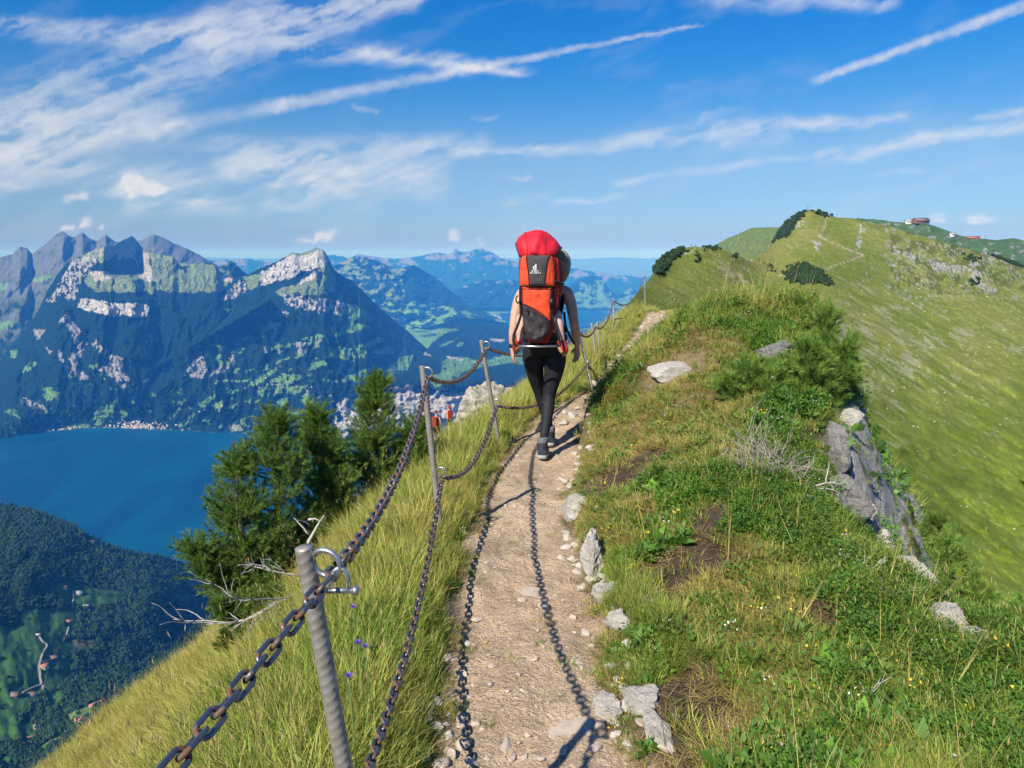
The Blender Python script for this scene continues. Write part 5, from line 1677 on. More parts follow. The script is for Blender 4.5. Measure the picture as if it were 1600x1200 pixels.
# ------------------------------------------------------------------ pines
MAT_BARK = mottled('pine_bark', (.13, .095, .07), (.22, .17, .13), 25, .95, 0, .6, .01)
MAT_DEAD = mottled('bleached_deadwood', (.50, .47, .43), (.36, .33, .29), 30, .9, 0, .5, .004)
MAT_STRAW = mottled('dry_stalk', (.50, .36, .17), (.40, .28, .12), 30, .9)


def needle_mat():
    m, n, b = principled('pine_needles', (.05, .09, .03), 0.55, 0, .25)
    a = n.node('ShaderNodeAttribute', attribute_name='col')
    n.put(b.inputs['Base Color'], a.outputs['Color'])
    tr = n.node('ShaderNodeBsdfTranslucent'); n.put(tr.inputs[0], a.outputs['Color'])
    mx = n.node('ShaderNodeMixShader'); mx.inputs[0].default_value = 0.22
    out = [q for q in m.node_tree.nodes if q.type == 'OUTPUT_MATERIAL'][0]
    n.put(mx.inputs[1], b.outputs[0]); n.put(mx.inputs[2], tr.outputs[0]); n.put(out.inputs[0], mx.outputs[0])
    return m


MAT_NEEDLE = needle_mat()


def needles_for(shoots, rg, ln=.042, per=95, wid=.0021, bright=1.0):
    """shoots: list of (base, tip). Bottle-brush needles round each shoot; returns arrays."""
    V = []; C = []
    for (a, b) in shoots:
        a = np.array(a); b = np.array(b); d = b - a; L = np.linalg.norm(d); d = d / max(L, 1e-6)
        k = int(per * (L / .14) * rg.uniform(.85, 1.15)) + 14
        t = rg.uniform(0, 1, k) ** .8; t[-14:] = 1.0
        ref = np.array([0, 0, 1.0]) if abs(d[2]) < .9 else np.array([1.0, 0, 0])
        e1 = np.cross(d, ref); e1 /= np.linalg.norm(e1); e2 = np.cross(d, e1)
        ang = rg.uniform(0, 2 * math.pi, k)
        out = np.cos(ang)[:, None] * e1 + np.sin(ang)[:, None] * e2
        sp = rg.uniform(.45, .95, k); sp[-14:] = rg.uniform(.05, .6, 14)
        nd = d * np.cos(sp)[:, None] + out * np.sin(sp)[:, None]
        base = a + d * (t * L)[:, None]
        tip = base + nd * (ln * rg.uniform(.75, 1.2, k))[:, None]
        side = np.cross(nd, rg.normal(size=(k, 3))); side /= np.linalg.norm(side, axis=1)[:, None]
        V.append(np.stack([base - side * wid / 2, base + side * wid / 2, tip], 1).reshape(-1, 3))
        hue = rg.uniform(); c0 = np.array([.10, .19, .032]) * (1 - hue) + np.array([.19, .285, .048]) * hue
        cc = c0 * rg.uniform(.7, 1.3, (k, 1)) * bright
        C.append(np.repeat(cc, 3, 0))
    V = np.concatenate(V); C = np.concatenate(C)
    return V, C


def pine(name, base, leaders, label, seed, group=None, density=1.0, bright=1.0, shoot=.13, per=95, ln=.042):
    """leaders: list of (points along the stem, crown radius low, crown radius high)."""
    rg = np.random.default_rng(seed)
    base = Vector(base); e = empty(name, base)
    trunk = MB(); limbs = MB(); shoots = []
    for (pts, r_lo, r_hi) in leaders:
        P = [Vector(p) - base for p in pts]
        H = sum((P[i + 1] - P[i]).length for i in range(len(P) - 1))
        rad = [max(.006, .030 * (1 - .8 * i / (len(P) - 1)) * (H / 1.3)) for i in range(len(P))]
        trunk.tube(P, rad, 7)
        dense = walk([P[i].lerp(P[i + 1], t) for i in range(len(P) - 1) for t in np.linspace(0, 1, 20)], H / 60.0)
        nb = int(84 * density * max(.6, H / 1.2))
        for i in range(nb):
            t = rg.uniform(.06, .98) if i > 3 else .99
            o = dense[min(int(t * 60), len(dense) - 1)]
            az = rg.uniform(0, 6.283); R = (r_lo + (r_hi - r_lo) * t) * rg.uniform(.55, 1.12)
            if t > .8: R *= max(.25, (1 - t) / .2 * .8)
            out = Vector((math.cos(az), math.sin(az), 0))
            # limb sweeps out, then its end turns up like a candle
            p1 = o + out * R * .5 + Vector((0, 0, R * rg.uniform(-.05, .2)))
            p2 = o + out * R * .88 + Vector((0, 0, R * rg.uniform(.1, .5)))
            limbs.tube([o, p1, p2], [.0085, .006, .004], 5)
            tip = p2 + (out * rg.uniform(.15, .6) + Vector((0, 0, 1))).normalized() * shoot * rg.uniform(.8, 1.4)
            shoots.append((p2 - (tip - p2) * .15, tip))
            # side shoots along the limb
            for j in range(int(rg.integers(5, 9))):
                s = rg.uniform(.25, 1.0); q = o.lerp(p1, s * 2) if s < .5 else p1.lerp(p2, s * 2 - 1)
                dv = (out * rg.uniform(-.1, .9) + Vector((-out.y, out.x, 0)) * rg.normal(0, .8) + Vector((0, 0, rg.uniform(.15, 1.1)))).normalized()
                shoots.append((q, q + dv * shoot * rg.uniform(.7, 1.25)))
            # short inner spurs fill the limb
        for i in range(int(len(dense) * .5)):
            t = .35 + .65 * i / (len(dense) * .5); o = dense[min(int(t * 60), len(dense) - 1)]
            az = rg.uniform(0, 6.283); dv = Vector((math.cos(az) * .8, math.sin(az) * .8, .8)).normalized()
            shoots.append((o, o + dv * shoot * .7))
        top = dense[-1]
        shoots.append((dense[-5], top + Vector((0, 0, shoot * .6))))
    V, C = needles_for([(tuple(a), tuple(b)) for a, b in shoots], rg, ln, per * .52, .0040, bright)
    trunk.build('trunk', MAT_BARK, e, True)
    limbs.build('limbs', MAT_BARK, e, True)
    me = mesh_np('crown', V, np.arange(len(V)).reshape(-1, 3), MAT_NEEDLE, False, {'col': C})
    link('crown', me, e)
    return tag(e, label, 'pine tree', group)


def stem(px, pys, dep, lean=0.0):
    return [at(px + lean * (pys[0] - y), y, dep) for y in pys]


PG = 'dwarf pines on the slope left of the trail'
pine('pine_tree', at(432, 985, 5.55), [([at(438, 985, 5.55), at(436, 860, 5.4), at(434, 760, 5.35), at(430, 655, 5.3)], .52, .16), ([at(440, 985, 5.5), at(390, 900, 5.3), at(372, 800, 5.2), at(368, 715, 5.2)], .36, .14),
      ([at(440, 985, 5.5), at(360, 930, 5.15), at(318, 880, 5.05), at(296, 862, 5.0)], .17, .10)], 'broad leftmost dwarf pine with a limb reaching out over the lake', 201, PG, 1.0)
pine('pine_tree', at(505, 950, 5.9), [([at(505, 950, 5.9), at(503, 830, 5.85), at(500, 740, 5.8), at(496, 650, 5.8)], .40, .13), ([at(505, 950, 5.8), at(520, 850, 5.7), at(525, 760, 5.7), at(524, 700, 5.7)], .25, .12)], 'middle dwarf pine with a single pointed top between the broad and the tall one', 202, PG, 1.0)
pine('pine_tree', at(598, 880, 6.2), [([at(598, 880, 6.2), at(595, 780, 6.15), at(590, 700, 6.1), at(587, 600, 6.1)], .36, .12), ([at(600, 880, 6.2), at(630, 790, 6.1), at(645, 720, 6.1), at(650, 670, 6.1)], .26, .14)], 'tallest dwarf pine, its slim top just left of the second post', 203, PG, 1.1)
pine('pine_shrub', at(392, 1040, 4.3), [([at(420, 1010, 4.35), at(400, 985, 4.3), at(372, 965, 4.25), at(348, 958, 4.2)], .15, .08), ([at(420, 1015, 4.3), at(392, 1015, 4.25), at(365, 1010, 4.2)], .14, .08), ([at(430, 1000, 4.3), at(425, 965, 4.3), at(420, 940, 4.3)], .12, .08)], 'low pine bough lying below the white dead branches', 204, PG, .8, .8, .09, 80, .034)
RG = 'young pines along the right edge'
pine('pine_tree', at(1275, 655, 5.45), [([at(1272, 665, 5.35), at(1280, 610, 5.35), at(1288, 550, 5.4), at(1289, 503, 5.45)], .15, .05), ([at(1276, 650, 5.35), at(1302, 600, 5.25), at(1318, 552, 5.25)], .09, .06), ([at(1276, 640, 5.3), at(1300, 620, 5.2), at(1322, 600, 5.2)], .09, .06),
      ([at(1272, 650, 5.35), at(1248, 610, 5.3), at(1238, 575, 5.3)], .09, .06), ([at(1275, 630, 5.2), at(1268, 590, 5.1), at(1258, 555, 5.1)], .09, .06)],
     'bright green bushy pine at the cliff edge on the right', 205, RG, .32, 1.2, .125, 150, .050)
pine('pine_shrub', at(1170, 640, 5.3), [([at(1190, 645, 5.3), at(1178, 615, 5.25), at(1166, 582, 5.25)], .10, .06), ([at(1190, 645, 5.3), at(1152, 628, 5.2), at(1134, 606, 5.2)], .09, .06), ([at(1195, 640, 5.2), at(1205, 612, 5.2), at(1206, 588, 5.2)], .10, .06)],
     'low spreading pine bush left of the bright bushy pine', 206, RG, .30, 1.2, .105, 150, .046)
pine('pine_tree', at(1482, 1000, 4.5), [([at(1485, 1000, 4.5), at(1484, 950, 4.45), at(1484, 900, 4.45), at(1486, 855, 4.45)], .19, .07), ([at(1485, 990, 4.4), at(1450, 950, 4.35), at(1430, 925, 4.35)], .10, .06), ([at(1485, 990, 4.4), at(1515, 955, 4.35), at(1528, 935, 4.35)], .10, .06)],
     'thin young pine beyond the rocky edge on the right', 207, RG, .55, 1.2, .095, 90, .046)
pine('pine_shrub', at(1592, 1040, 3.7), [([at(1600, 1045, 3.7), at(1596, 1010, 3.7), at(1588, 975, 3.7)], .14, .07), ([at(1600, 1045, 3.7), at(1610, 1000, 3.7), at(1612, 960, 3.7)], .13, .07), ([at(1600, 1045, 3.7), at(1570, 1020, 3.7), at(1560, 1000, 3.7)], .10, .06)],
     'small pine cut off by the right border of the picture', 208, RG, .6, 1.2, .09, 90, .042)
pine('pine_shrub', at(1455, 870, 6.3), [([at(1455, 875, 6.3), at(1462, 845, 6.3), at(1466, 820, 6.3)], .16, .09), ([at(1455, 875, 6.3), at(1435, 850, 6.3), at(1428, 835, 6.3)], .13, .08), ([at(1455, 875, 6.3), at(1480, 850, 6.3), at(1490, 840, 6.3)], .12, .08)],
     'low pine bush behind the thin young pine, half down the drop', 209, RG, .8, .8, .08, 75, .038)


# ---- bleached dead wood
def branchy(name, starts, label, seed, mat=None, rad=.007, cat='dead branch', depth=3, spread=.55, grav=0.0, kids=3, group=None):
    rg = np.random.default_rng(seed); b = MB()
    root = Vector(starts[0][0])

    def grow(p, d, L, r, lev):
        pts = [p]; q = p.copy(); dd = d.normalized()
        for i in range(6):
            dd = (dd + Vector(rg.normal(0, .17, 3)) + Vector((0, 0, grav))).normalized(); q = q + dd * L / 6; pts.append(q.copy())
        b.tube([x - root for x in pts], [max(.0009, r * (1 - .13 * i)) for i in range(7)], 5)
        if lev > 0:
            for j in range(kids):
                i = int(rg.integers(2, 6)); sd = (dd + Vector(rg.normal(0, spread, 3))).normalized()
                grow(pts[i], sd, L * rg.uniform(.4, .7), r * .55, lev - 1)
    for (p, t, r) in starts:
        p = Vector(p); t = Vector(t); grow(p, t - p, (t - p).length, r, depth)
    o = b.build(name, mat or MAT_DEAD, None, True, loc=root)
    return tag(o, label, cat, group)


branchy('dead_branch', [(at(478, 925, 4.2), at(345, 905, 4.0), .012), (at(478, 930, 4.2), at(360, 945, 3.9), .009), (at(470, 900, 4.2), at(400, 885, 4.1), .008), (at(478, 940, 4.1), at(410, 985, 3.9), .007), (at(480, 905, 4.2), at(520, 960, 4.1), .007)],
        'tangle of bleached white dead branches behind the nearest post', 301, None, depth=2, kids=4, spread=.4)
branchy('dead_stump', [(at(484, 890, 4.9), at(481, 798, 4.9), .022), (at(483, 835, 4.9), at(462, 815, 4.8), .009), (at(482, 812, 4.9), at(500, 806, 4.85), .009), (at(483, 820, 4.9), at(470, 800, 4.85), .007)], 'splintered pale dead stump standing in front of the pines', 302, None, depth=0, cat='stump')
p = on_ground(1195, 735, .45)
branchy('dead_heather', [((p.x + random.uniform(-.17, .17), p.y + random.uniform(-.20, .20), p.z - .02), (p.x + random.uniform(-.24, .24), p.y + random.uniform(-.26, .26), p.z + random.uniform(.04, .13)), .0028) for i in range(70)],
        'grey tangle of dead heather twigs on the right bank', 303, mottled('grey_twigs', (.30, .25, .20), (.42, .36, .30), 30, .95), depth=1, kids=5, cat='dead shrub')
p = on_ground(1245, 765, .4)
branchy('dead_branch', [((p.x, p.y, p.z), (p.x + .25, p.y + .05, p.z + .04), .009), ((p.x + .05, p.y, p.z), (p.x + .18, p.y - .3, p.z - .05), .012)], 'pale dead root lying from the heather tangle towards the drop', 304, None, depth=1)
for i, (px, py, sx, lab) in enumerate(((1360, 905, .18, 'small bleached branch in the dark shrubs, upper of two'), (1385, 945, .20, 'forked bleached branch in the dark shrubs, lower of two'), (1340, 1120, .22, 'thin pale twig lying in the grass at lower right'))):
    p = on_ground(px, py, .2); p.z += .05; sx *= .55
    branchy('dead_branch', [(p, p + Vector((sx * random.uniform(.6, 1), random.uniform(-.1, .1), .02)), .0035), (p, p + Vector((-sx * .4, .06, .02)), .003)], lab, 310 + i, None, depth=1)

# ---- purple flowers in the left-hand grass
MAT_PURPLE = mottled('purple_petals', (.12, .06, .42), (.20, .10, .52), 40, .6)
MAT_STEM = mottled('flower_stem', (.07, .13, .03), (.10, .17, .04), 30, .7)
for i, (px, py, lab) in enumerate(((552, 950, 'purple wildflower right of the nearest post, highest up'), (545, 1058, 'purple wildflower beside the middle of the nearest post'), (560, 1006, 'purple wildflower between two others in the left-hand grass'), (571, 1012, 'small purple bud right of the middle wildflower'))):
    head = at(px, py, (2.6, 2.05, 2.3, 2.35)[i])
    g = G(head.x, head.y); e = empty('wildflower', (head.x, head.y, g))
    h = max(.08, head.z - g)
    b = MB(); b.tube([(0, 0, 0), (.01, 0, h * .5), (0, 0, h)], .0022, 5); b.build('stem', MAT_STEM, e)
    b = MB()
    for j in range(12):
        a = j * 2.4; el = .2 + .09 * j; d = Vector((math.cos(a) * math.cos(el), math.sin(a) * math.cos(el), math.sin(el))); s = Vector((-math.sin(a), math.cos(a), 0)) * .005
        c = Vector((0, 0, h)); b.add([c, c + d * .009 + s * .6, c + d * .017, c + d * .009 - s * .6], [(0, 1, 2, 3)])
    b.build('petals', MAT_PURPLE, e)
    tag(e, lab, 'flower', 'purple wildflowers in the grass')
# ------------------------------------------------------------------ people
def solid(b, name, mat, voxel=.008, smooth=4, parent=None):
    """Melt the lofted pieces into one continuous skin."""
    tmp = bpy.data.objects.new('tmp', b.mesh('tmp')); COL.objects.link(tmp)
    bm = bmesh.new(); bm.from_mesh(tmp.data); bmesh.ops.recalc_face_normals(bm, faces=bm.faces[:]); bm.to_mesh(tmp.data); bm.free()
    r = tmp.modifiers.new('r', 'REMESH'); r.mode = 'VOXEL'; r.voxel_size = voxel; r.use_smooth_shade = True
    s = tmp.modifiers.new('s', 'SMOOTH'); s.factor = .5; s.iterations = smooth
    dg = bpy.context.evaluated_depsgraph_get()
    me = bpy.data.meshes.new_from_object(tmp.evaluated_get(dg))
    bpy.data.objects.remove(tmp)
    me.name = name; me.materials.clear(); me.materials.append(mat)
    return link(name, me, parent)


def ball(b, c, r, n=12, sc=(1, 1, 1), rot=None):
    bm = bmesh.new(); bmesh.ops.create_icosphere(bm, subdivisions=2, radius=1.0)
    v = []
    for q in bm.verts:
        p = Vector((q.co.x * r * sc[0], q.co.y * r * sc[1], q.co.z * r * sc[2]))
        if rot is not None: p = rot @ p
        v.append(p + Vector(c))
    bm.verts.ensure_lookup_table()
    b.add(v, [tuple(q.index for q in f.verts) for f in bm.faces]); bm.free()


def spl(pts, k=6):
    """Catmull-Rom through tuples (any length)."""
    P = [np.array(p, float) for p in pts]; out = []
    for i in range(len(P) - 1):
        p0 = P[max(i - 1, 0)]; p1 = P[i]; p2 = P[i + 1]; p3 = P[min(i + 2, len(P) - 1)]
        for j in range(k):
            t = j / k
            out.append(.5 * ((2 * p1) + (-p0 + p2) * t + (2 * p0 - 5 * p1 + 4 * p2 - p3) * t * t + (-p0 + 3 * p1 - 3 * p2 + p3) * t ** 3))
    out.append(P[-1]); return out


def limb(b, prof, n=14, grow=0.0, up=(1, 0, 0), k=5):
    """prof: (x, y, z, rx, ry)."""
    q = spl(prof, k)
    b.tube([p[:3] for p in q], 1, n, ell=[(p[3] + grow, p[4] + grow) for p in q], up=up)


MAT_SKIN = mottled('tanned_skin', (.60, .34, .23), (.52, .28, .185), 14, .5, 0, .12, .003, 120, .35)
MAT_SKINC = mottled('child_skin', (.66, .42, .33), (.60, .36, .28), 14, .5, 0, .1, .003, 120, .35)
MAT_LEG = mottled('black_stretch_leggings', (.010, .010, .013), (.018, .018, .022), 40, .7, 0, .7, .010, 14, .3)
MAT_TOP = mottled('dark_tank_top', (.035, .03, .04), (.05, .045, .055), 40, .8, 0, .3, .004, 25)
MAT_HAIR = mottled('ash_blonde_hair', (.38, .28, .165), (.22, .155, .085), 60, .55, 0, .6, .006, 90, .4)
MAT_BOOT = mottled('dark_blue_boot', (.022, .028, .045), (.045, .05, .07), 60, .7, 0, .4, .003, 90)
MAT_COLLAR = mottled('grey_boot_collar', (.16, .165, .18), (.11, .115, .13), 90, .9, 0, .4, .003, 150)
MAT_SOLE = mottled('pale_rubber_sole', (.40, .38, .36), (.28, .26, .24), 60, .8)
MAT_BAND = mottled('black_watch_strap', (.015, .015, .017), (.025, .025, .028), 50, .5)


def hand(b, wrist, d, palm_n, side, curl=.5, s=1.0):
    """d: pointing direction; palm_n: the way the palm faces; side: towards the thumb."""
    d = Vector(d).normalized(); pn_ = Vector(palm_n); pn_ = (pn_ - d * pn_.dot(d)).normalized(); sd = Vector(side); sd = (sd - d * sd.dot(d) - pn_ * sd.dot(pn_)).normalized()
    w = Vector(wrist)
    b.tube([w - d * .02 * s, w + d * .02 * s, w + d * .05 * s, w + d * .088 * s], 1, 10, ell=[(.026 * s, .020 * s), (.030 * s, .018 * s), (.038 * s, .016 * s), (.036 * s, .013 * s)], up=sd)
    for i, (o, L) in enumerate(((.028, .068), (.010, .078), (-.009, .073), (-.027, .058))):
        p = w + d * .084 * s + sd * o * s; cd = d.copy(); pts = [p - d * .02 * s, p]; c = curl * (1 + .12 * i)
        for j in range(3):
            cd = (cd * math.cos(c * .55) + pn_ * math.sin(c * .55)).normalized(); p = p + cd * L / 3 * s * (1.25, 1.0, .75)[j]; pts.append(p)
        b.tube(pts, [.0095 * s, .0095 * s, .0088 * s, .0080 * s, .0062 * s], 7)
    p = w + d * .022 * s + sd * .026 * s; td = (d * .75 + sd * .6 + pn_ * .35).normalized()
    pts = [p - sd * .012 * s, p + td * .022 * s, p + td * .045 * s, p + (td + d * .4).normalized() * .068 * s]
    b.tube(pts, [.013 * s, .0125 * s, .0105 * s, .0075 * s], 7)


PX0, PY0 = .272, 5.95
W_BASE = Vector((PX0, PY0, G(PX0, PY0) + .015))
person = empty('person', W_BASE)
LEG_R = [(.082, .00, .90, 0.0931, 0.1064), (.090, -.012, .80, 0.0940, 0.1026), (.082, -.015, .70, 0.0817, 0.0874), (.060, -.012, .58, 0.0646, 0.0703), (.044, -.015, .48, 0.0532, 0.0570), (.030, -.060, .37, 0.0522, 0.0570), (.012, -.120, .25, 0.0427, 0.0475), (-.008, -.175, .14, 0.0323, 0.0361), (-.015, -.195, .08, 0.0323, 0.0380)]
LEG_L = [(-.082, .00, .90, 0.0931, 0.1064), (-.090, .030, .80, 0.0912, 0.0988), (-.080, .070, .70, 0.0779, 0.0836), (-.055, .125, .58, 0.0627, 0.0684), (-.028, .160, .48, 0.0522, 0.0551), (.005, .185, .37, 0.0522, 0.0570), (.035, .205, .25, 0.0427, 0.0475), (.062, .222, .14, 0.0323, 0.0361), (.068, .230, .08, 0.0323, 0.0380)]
TORSO = [(0, -.005, .86, .150, .105), (0, -.012, .93, .168, .122), (0, 0, 1.02, .140, .098), (.004, .015, 1.12, .122, .086), (.008, .03, 1.24, .142, .098), (.012, .035, 1.33, .158, .090), (.02, .04, 1.39, .120, .070), (.035, .05, 1.425, .065, .058), (.075, .062, 1.465, .050, .052), (.125, .08, 1.52, .050, .054)]
ARM_R = [(.12, .035, 1.36, .055, .055), (.178, .03, 1.355, .052, .056), (.212, .02, 1.29, .046, .050), (.232, .000, 1.20, .042, .046), (.248, -.012, 1.10, .037, .039), (.262, .004, 1.02, .037, .039), (.277, .030, .94, .028, .029), (.280, .038, .905, .024, .021)]
ARM_L = [(-.10, .035, 1.36, .055, .055), (-.168, .03, 1.355, .052, .056), (-.212, .012, 1.29, .046, .050), (-.236, -.016, 1.20, .042, .046), (-.254, -.040, 1.10, .037, .039), (-.262, -.042, 1.02, .037, .039), (-.268, -.035, .93, .028, .029), (-.270, -.032, .885, .024, .021)]
HEAD = Vector((.132, .105, 1.575))
b = MB()
limb(b, LEG_R, 14); limb(b, LEG_L, 14); limb(b, TORSO, 18); limb(b, ARM_R, 12); limb(b, ARM_L, 12)
ball(b, HEAD, .1, sc=(.76, .95, 1.16)); ball(b, HEAD + Vector((.005, .045, -.045)), .07, sc=(.82, .9, .95))          # skull and jaw
b.tube([HEAD + Vector((.004, .085, .012)), HEAD + Vector((.006, .108, -.018)), HEAD + Vector((.005, .09, -.03))], [.008, .013, .008], 7)      # nose
for s_ in (-1, 1):
    ball(b, HEAD + Vector((s_ * .077, -.005, -.012)), .024, sc=(.35, .7, 1.15))                                       # ears
    ball(b, HEAD + Vector((s_ * .03, .083, .008)), .012)
hand(b, (.280, .038, .905), (.02, .06, -1), (-.8, -.6, 0), (-.5, .8, 0), .6, .98)
hand(b, (-.270, -.032, .885), (.08, .05, -1), (1, .2, 0), (-.2, 1, 0), .55, .98)
solid(b, 'body', MAT_SKIN, .0078, 3, person)
b = MB(); limb(b, LEG_R[:-1], 14, .002); limb(b, LEG_L[:-1], 14, .002); limb(b, [TORSO[0], TORSO[1], TORSO[2]], 18, .006)
solid(b, 'leggings', MAT_LEG, .0075, 3, person)
b = MB(); limb(b, TORSO[2:6], 18, .008)
for s_ in (-1, 1):
    b.tube([(s_ * .085 + .01, .10, 1.30), (s_ * .085 + .015, .05, 1.415), (s_ * .07 + .01, -.035, 1.36), (s_ * .06, -.06, 1.28)], .016, 8)
solid(b, 'tank_top', MAT_TOP, .0075, 2, person)
b = MB(); ball(b, HEAD + Vector((0, -.016, .016)), .112, sc=(.84, .96, 1.10)); ball(b, HEAD + Vector((.006, -.050, -.035)), .078, sc=(1.0, .85, 1.1)); ball(b, HEAD + Vector((.012, -.045, -.085)), .055, sc=(.95, .8, 1.0))
o = solid(b, 'hair', MAT_HAIR, .007, 8, person)
for ax_, ay_, yaw, pit in ((-.015, -.195, -.12, .0), (.068, .230, -.05, .10)):
    e = empty('boot', (ax_, ay_, 0)); e.parent = person; e.rotation_euler = (pit, 0, yaw)
    up = MB(); limb(up, [(0, -.005, .155, .043, .050), (0, -.008, .115, .044, .054), (0, .005, .075, .044, .062), (0, .03, .045, .043, .075)], 14)
    limb(up, [(0, -.055, .045, .040, .034), (0, 0, .050, .043, .042), (0, .07, .050, .046, .038), (0, .13, .040, .046, .028), (0, .175, .030, .034, .018)], 14, up=(1, 0, 0))
    solid(up, 'upper', MAT_BOOT, .006, 2, e)
    c = MB(); limb(c, [(0, -.006, .12, .046, .053), (0, -.006, .150, .047, .054), (0, -.005, .168, .045, .051)], 14); solid(c, 'collar', MAT_COLLAR, .006, 2, e)
    so_ = MB(); pr = [(-.066, .020), (-.05, .036), (0, .038), (.06, .044), (.12, .046), (.16, .036), (.186, .015)]
    pts = [(w_, y_) for y_, w_ in pr] + [(-w_, y_) for y_, w_ in reversed(pr)]
    v = [(x_, y_, -.004) for x_, y_ in pts] + [(x_ * 1.02, y_, .026 + (.006 if y_ > .12 else 0)) for x_, y_ in pts]; k = len(pts)
    so_.add(v, [tuple(range(k - 1, -1, -1)), tuple(range(k, 2 * k))] + [(i, (i + 1) % k, k + (i + 1) % k, k + i) for i in range(k)])
    so_.build('sole', MAT_SOLE, e)
b = MB(); b.tube([(-.2665, -.036, .935), (-.268, -.035, .905)], [.034, .030], 14); b.build('watch_strap', MAT_BAND, person, True)
tag(person, 'walker seen from behind in black leggings and boots, carrying a red child carrier', 'person')

# ---- the child carrier on the walker's back
MAT_ORANGE = mottled('orange_red_ripstop', (.78, .085, .025), (.70, .065, .022), 60, .7, 0, .6, .012, 14, .3)
MAT_RED = mottled('crimson_canopy_fabric', (.70, .018, .035), (.58, .013, .03), 30, .65, 0, .6, .016, 10, .3)
MAT_DRED = mottled('dark_red_side_fabric', (.33, .02, .018), (.26, .018, .016), 30, .75, 0, .4, .008, 18)
MAT_PGREY = mottled('charcoal_panel_fabric', (.075, .066, .062), (.060, .053, .050), 80, .85, 0, .2, .003, 60)
MAT_BAG = mottled('dark_brown_pouch_fabric', (.052, .040, .043), (.038, .030, .033), 24, .6, 0, .7, .016, 11, .35)
MAT_TUBE = mottled('black_frame_tube', (.012, .012, .013), (.02, .02, .021), 50, .35)
MAT_BAR = mottled('bare_aluminium_bar', (.58, .56, .54), (.48, .46, .45), 50, .35, .9)
MAT_WHITE = mottled('white_print', (.80, .78, .76), (.74, .72, .70), 50, .7)
pack = empty('child_carrier', W_BASE)
YB = -.37


def L(px, py, y):
    """Picture point on the upright plane at local depth y behind the walker -> local point."""
    u, yy, z = ray(px, py); t = (PY0 + y) / yy
    return Vector((float(u * t) - W_BASE.x, y, float(EYE + z * t) - W_BASE.z))


def slab(name, outline, y0, thick, mat, parent=pack, bulge=.03, nx=18, nz=18, wr=.004, seed=0):
    """Padded cloth panel with the given outline (left edge and right edge as polylines top to bottom), bulging to the rear."""
    Lf, Rt = outline; V = []; F = []
    def along(pl, t):
        n_ = len(pl) - 1; i = min(int(t * n_), n_ - 1); f_ = t * n_ - i
        return Vector(pl[i]).lerp(Vector(pl[i + 1]), f_)
    for side in (0, 1):
        for i in range(nz + 1):
            t = i / nz; a = along(Lf, t); c = along(Rt, t)
            for j in range(nx + 1):
                s = j / nx; p = a.lerp(c, s)
                k = (1 - (2 * s - 1) ** 4) * (1 - (2 * t - 1) ** 6)
                w_ = wr * float(fbm(np.array(s * 4 + seed), np.array(t * 5), 3, seed)) * k
                V.append(Vector((p.x, p.y + (thick if side else -bulge * k + w_), p.z)))
    n1 = nx + 1; off = (nz + 1) * n1
    for i in range(nz):
        for j in range(nx):
            q = (i * n1 + j, i * n1 + j + 1, (i + 1) * n1 + j + 1, (i + 1) * n1 + j)
            F.append(q); F.append(tuple(off + r for r in reversed(q)))
    rim = [j for j in range(n1)] + [i * n1 + nx for i in range(1, nz + 1)] + [nz * n1 + j for j in range(nx - 1, -1, -1)] + [i * n1 for i in range(nz - 1, 0, -1)]
    for a, c in zip(rim, rim[1:] + rim[:1]): F.append((c, a, off + a, off + c))
    bb = MB(); bb.add(V, F)
    return bb.build(name, mat, parent, True)


# seat pod: body of the carrier, then the outer panels
slab('seat_pod', ([L(811, 404, -.30), L(811, 440, -.30), L(813, 480, -.29), L(818, 515, -.27), L(828, 536, -.25)], [L(872, 404, -.30), L(875, 440, -.30), L(873, 476, -.29), L(868, 510, -.27), L(856, 536, -.25)]), 0, .20, MAT_DRED, bulge=.015, wr=.012, seed=4)
for nm, pa, pb, mt, sd in (('side_panel', [(816, 400), (813, 415), (812, 430), (812, 447)], [(822, 399), (824, 415), (826, 430), (827, 446)], MAT_ORANGE, 1), ('back_panel', [(822, 399), (824, 415), (826, 430), (827, 446)], [(858, 399), (855, 415), (853, 430), (851, 446)], MAT_PGREY, 2),
                       ('side_panel', [(858, 399), (855, 415), (853, 430), (851, 446)], [(864, 402), (866, 415), (867, 432), (866, 448)], MAT_ORANGE, 3)):
    dy = {1: (.03, 0), 2: (0, 0), 3: (0, .03)}[sd]
    slab(nm, ([L(x_, y_, YB + dy[0]) for x_, y_ in pa], [L(x_, y_, YB + dy[1]) for x_, y_ in pb]), 0, .035, mt, bulge=.012 if sd == 2 else .008, seed=sd)
slab('side_panel', ([L(866, 402, YB + .04), L(867, 420, YB + .04), L(867, 440, YB + .04), L(867, 464, YB + .05)], [L(875, 404, YB + .15), L(880, 430, YB + .15), L(879, 450, YB + .15), L(876, 464, YB + .13)]), 0, .03, MAT_DRED, bulge=.01, seed=5)
slab('lower_panel', ([L(816, 447, YB + .03), L(817, 462, YB + .03), L(817, 475, YB + .03), L(836, 488, YB + .03), L(858, 503, YB + .03)], [L(862, 449, YB + .03), L(861, 462, YB + .03), L(860, 478, YB + .03), L(860, 490, YB + .03), L(860, 504, YB + .03)]), 0, .03, MAT_ORANGE, bulge=.014, wr=.012, seed=6)
slab('zip_pouch', ([L(816, 474, YB + .03), L(816, 490, YB + .03), L(818, 512, YB + .03), L(823, 528, YB + .03), L(834, 535, YB + .03)], [L(818, 474, YB + .03), L(842, 487, YB + .03), L(860, 502, YB + .03), L(860, 518, YB + .03), L(846, 533, YB + .03)]), 0, .04, MAT_BAG, bulge=.05, wr=.03, seed=7)
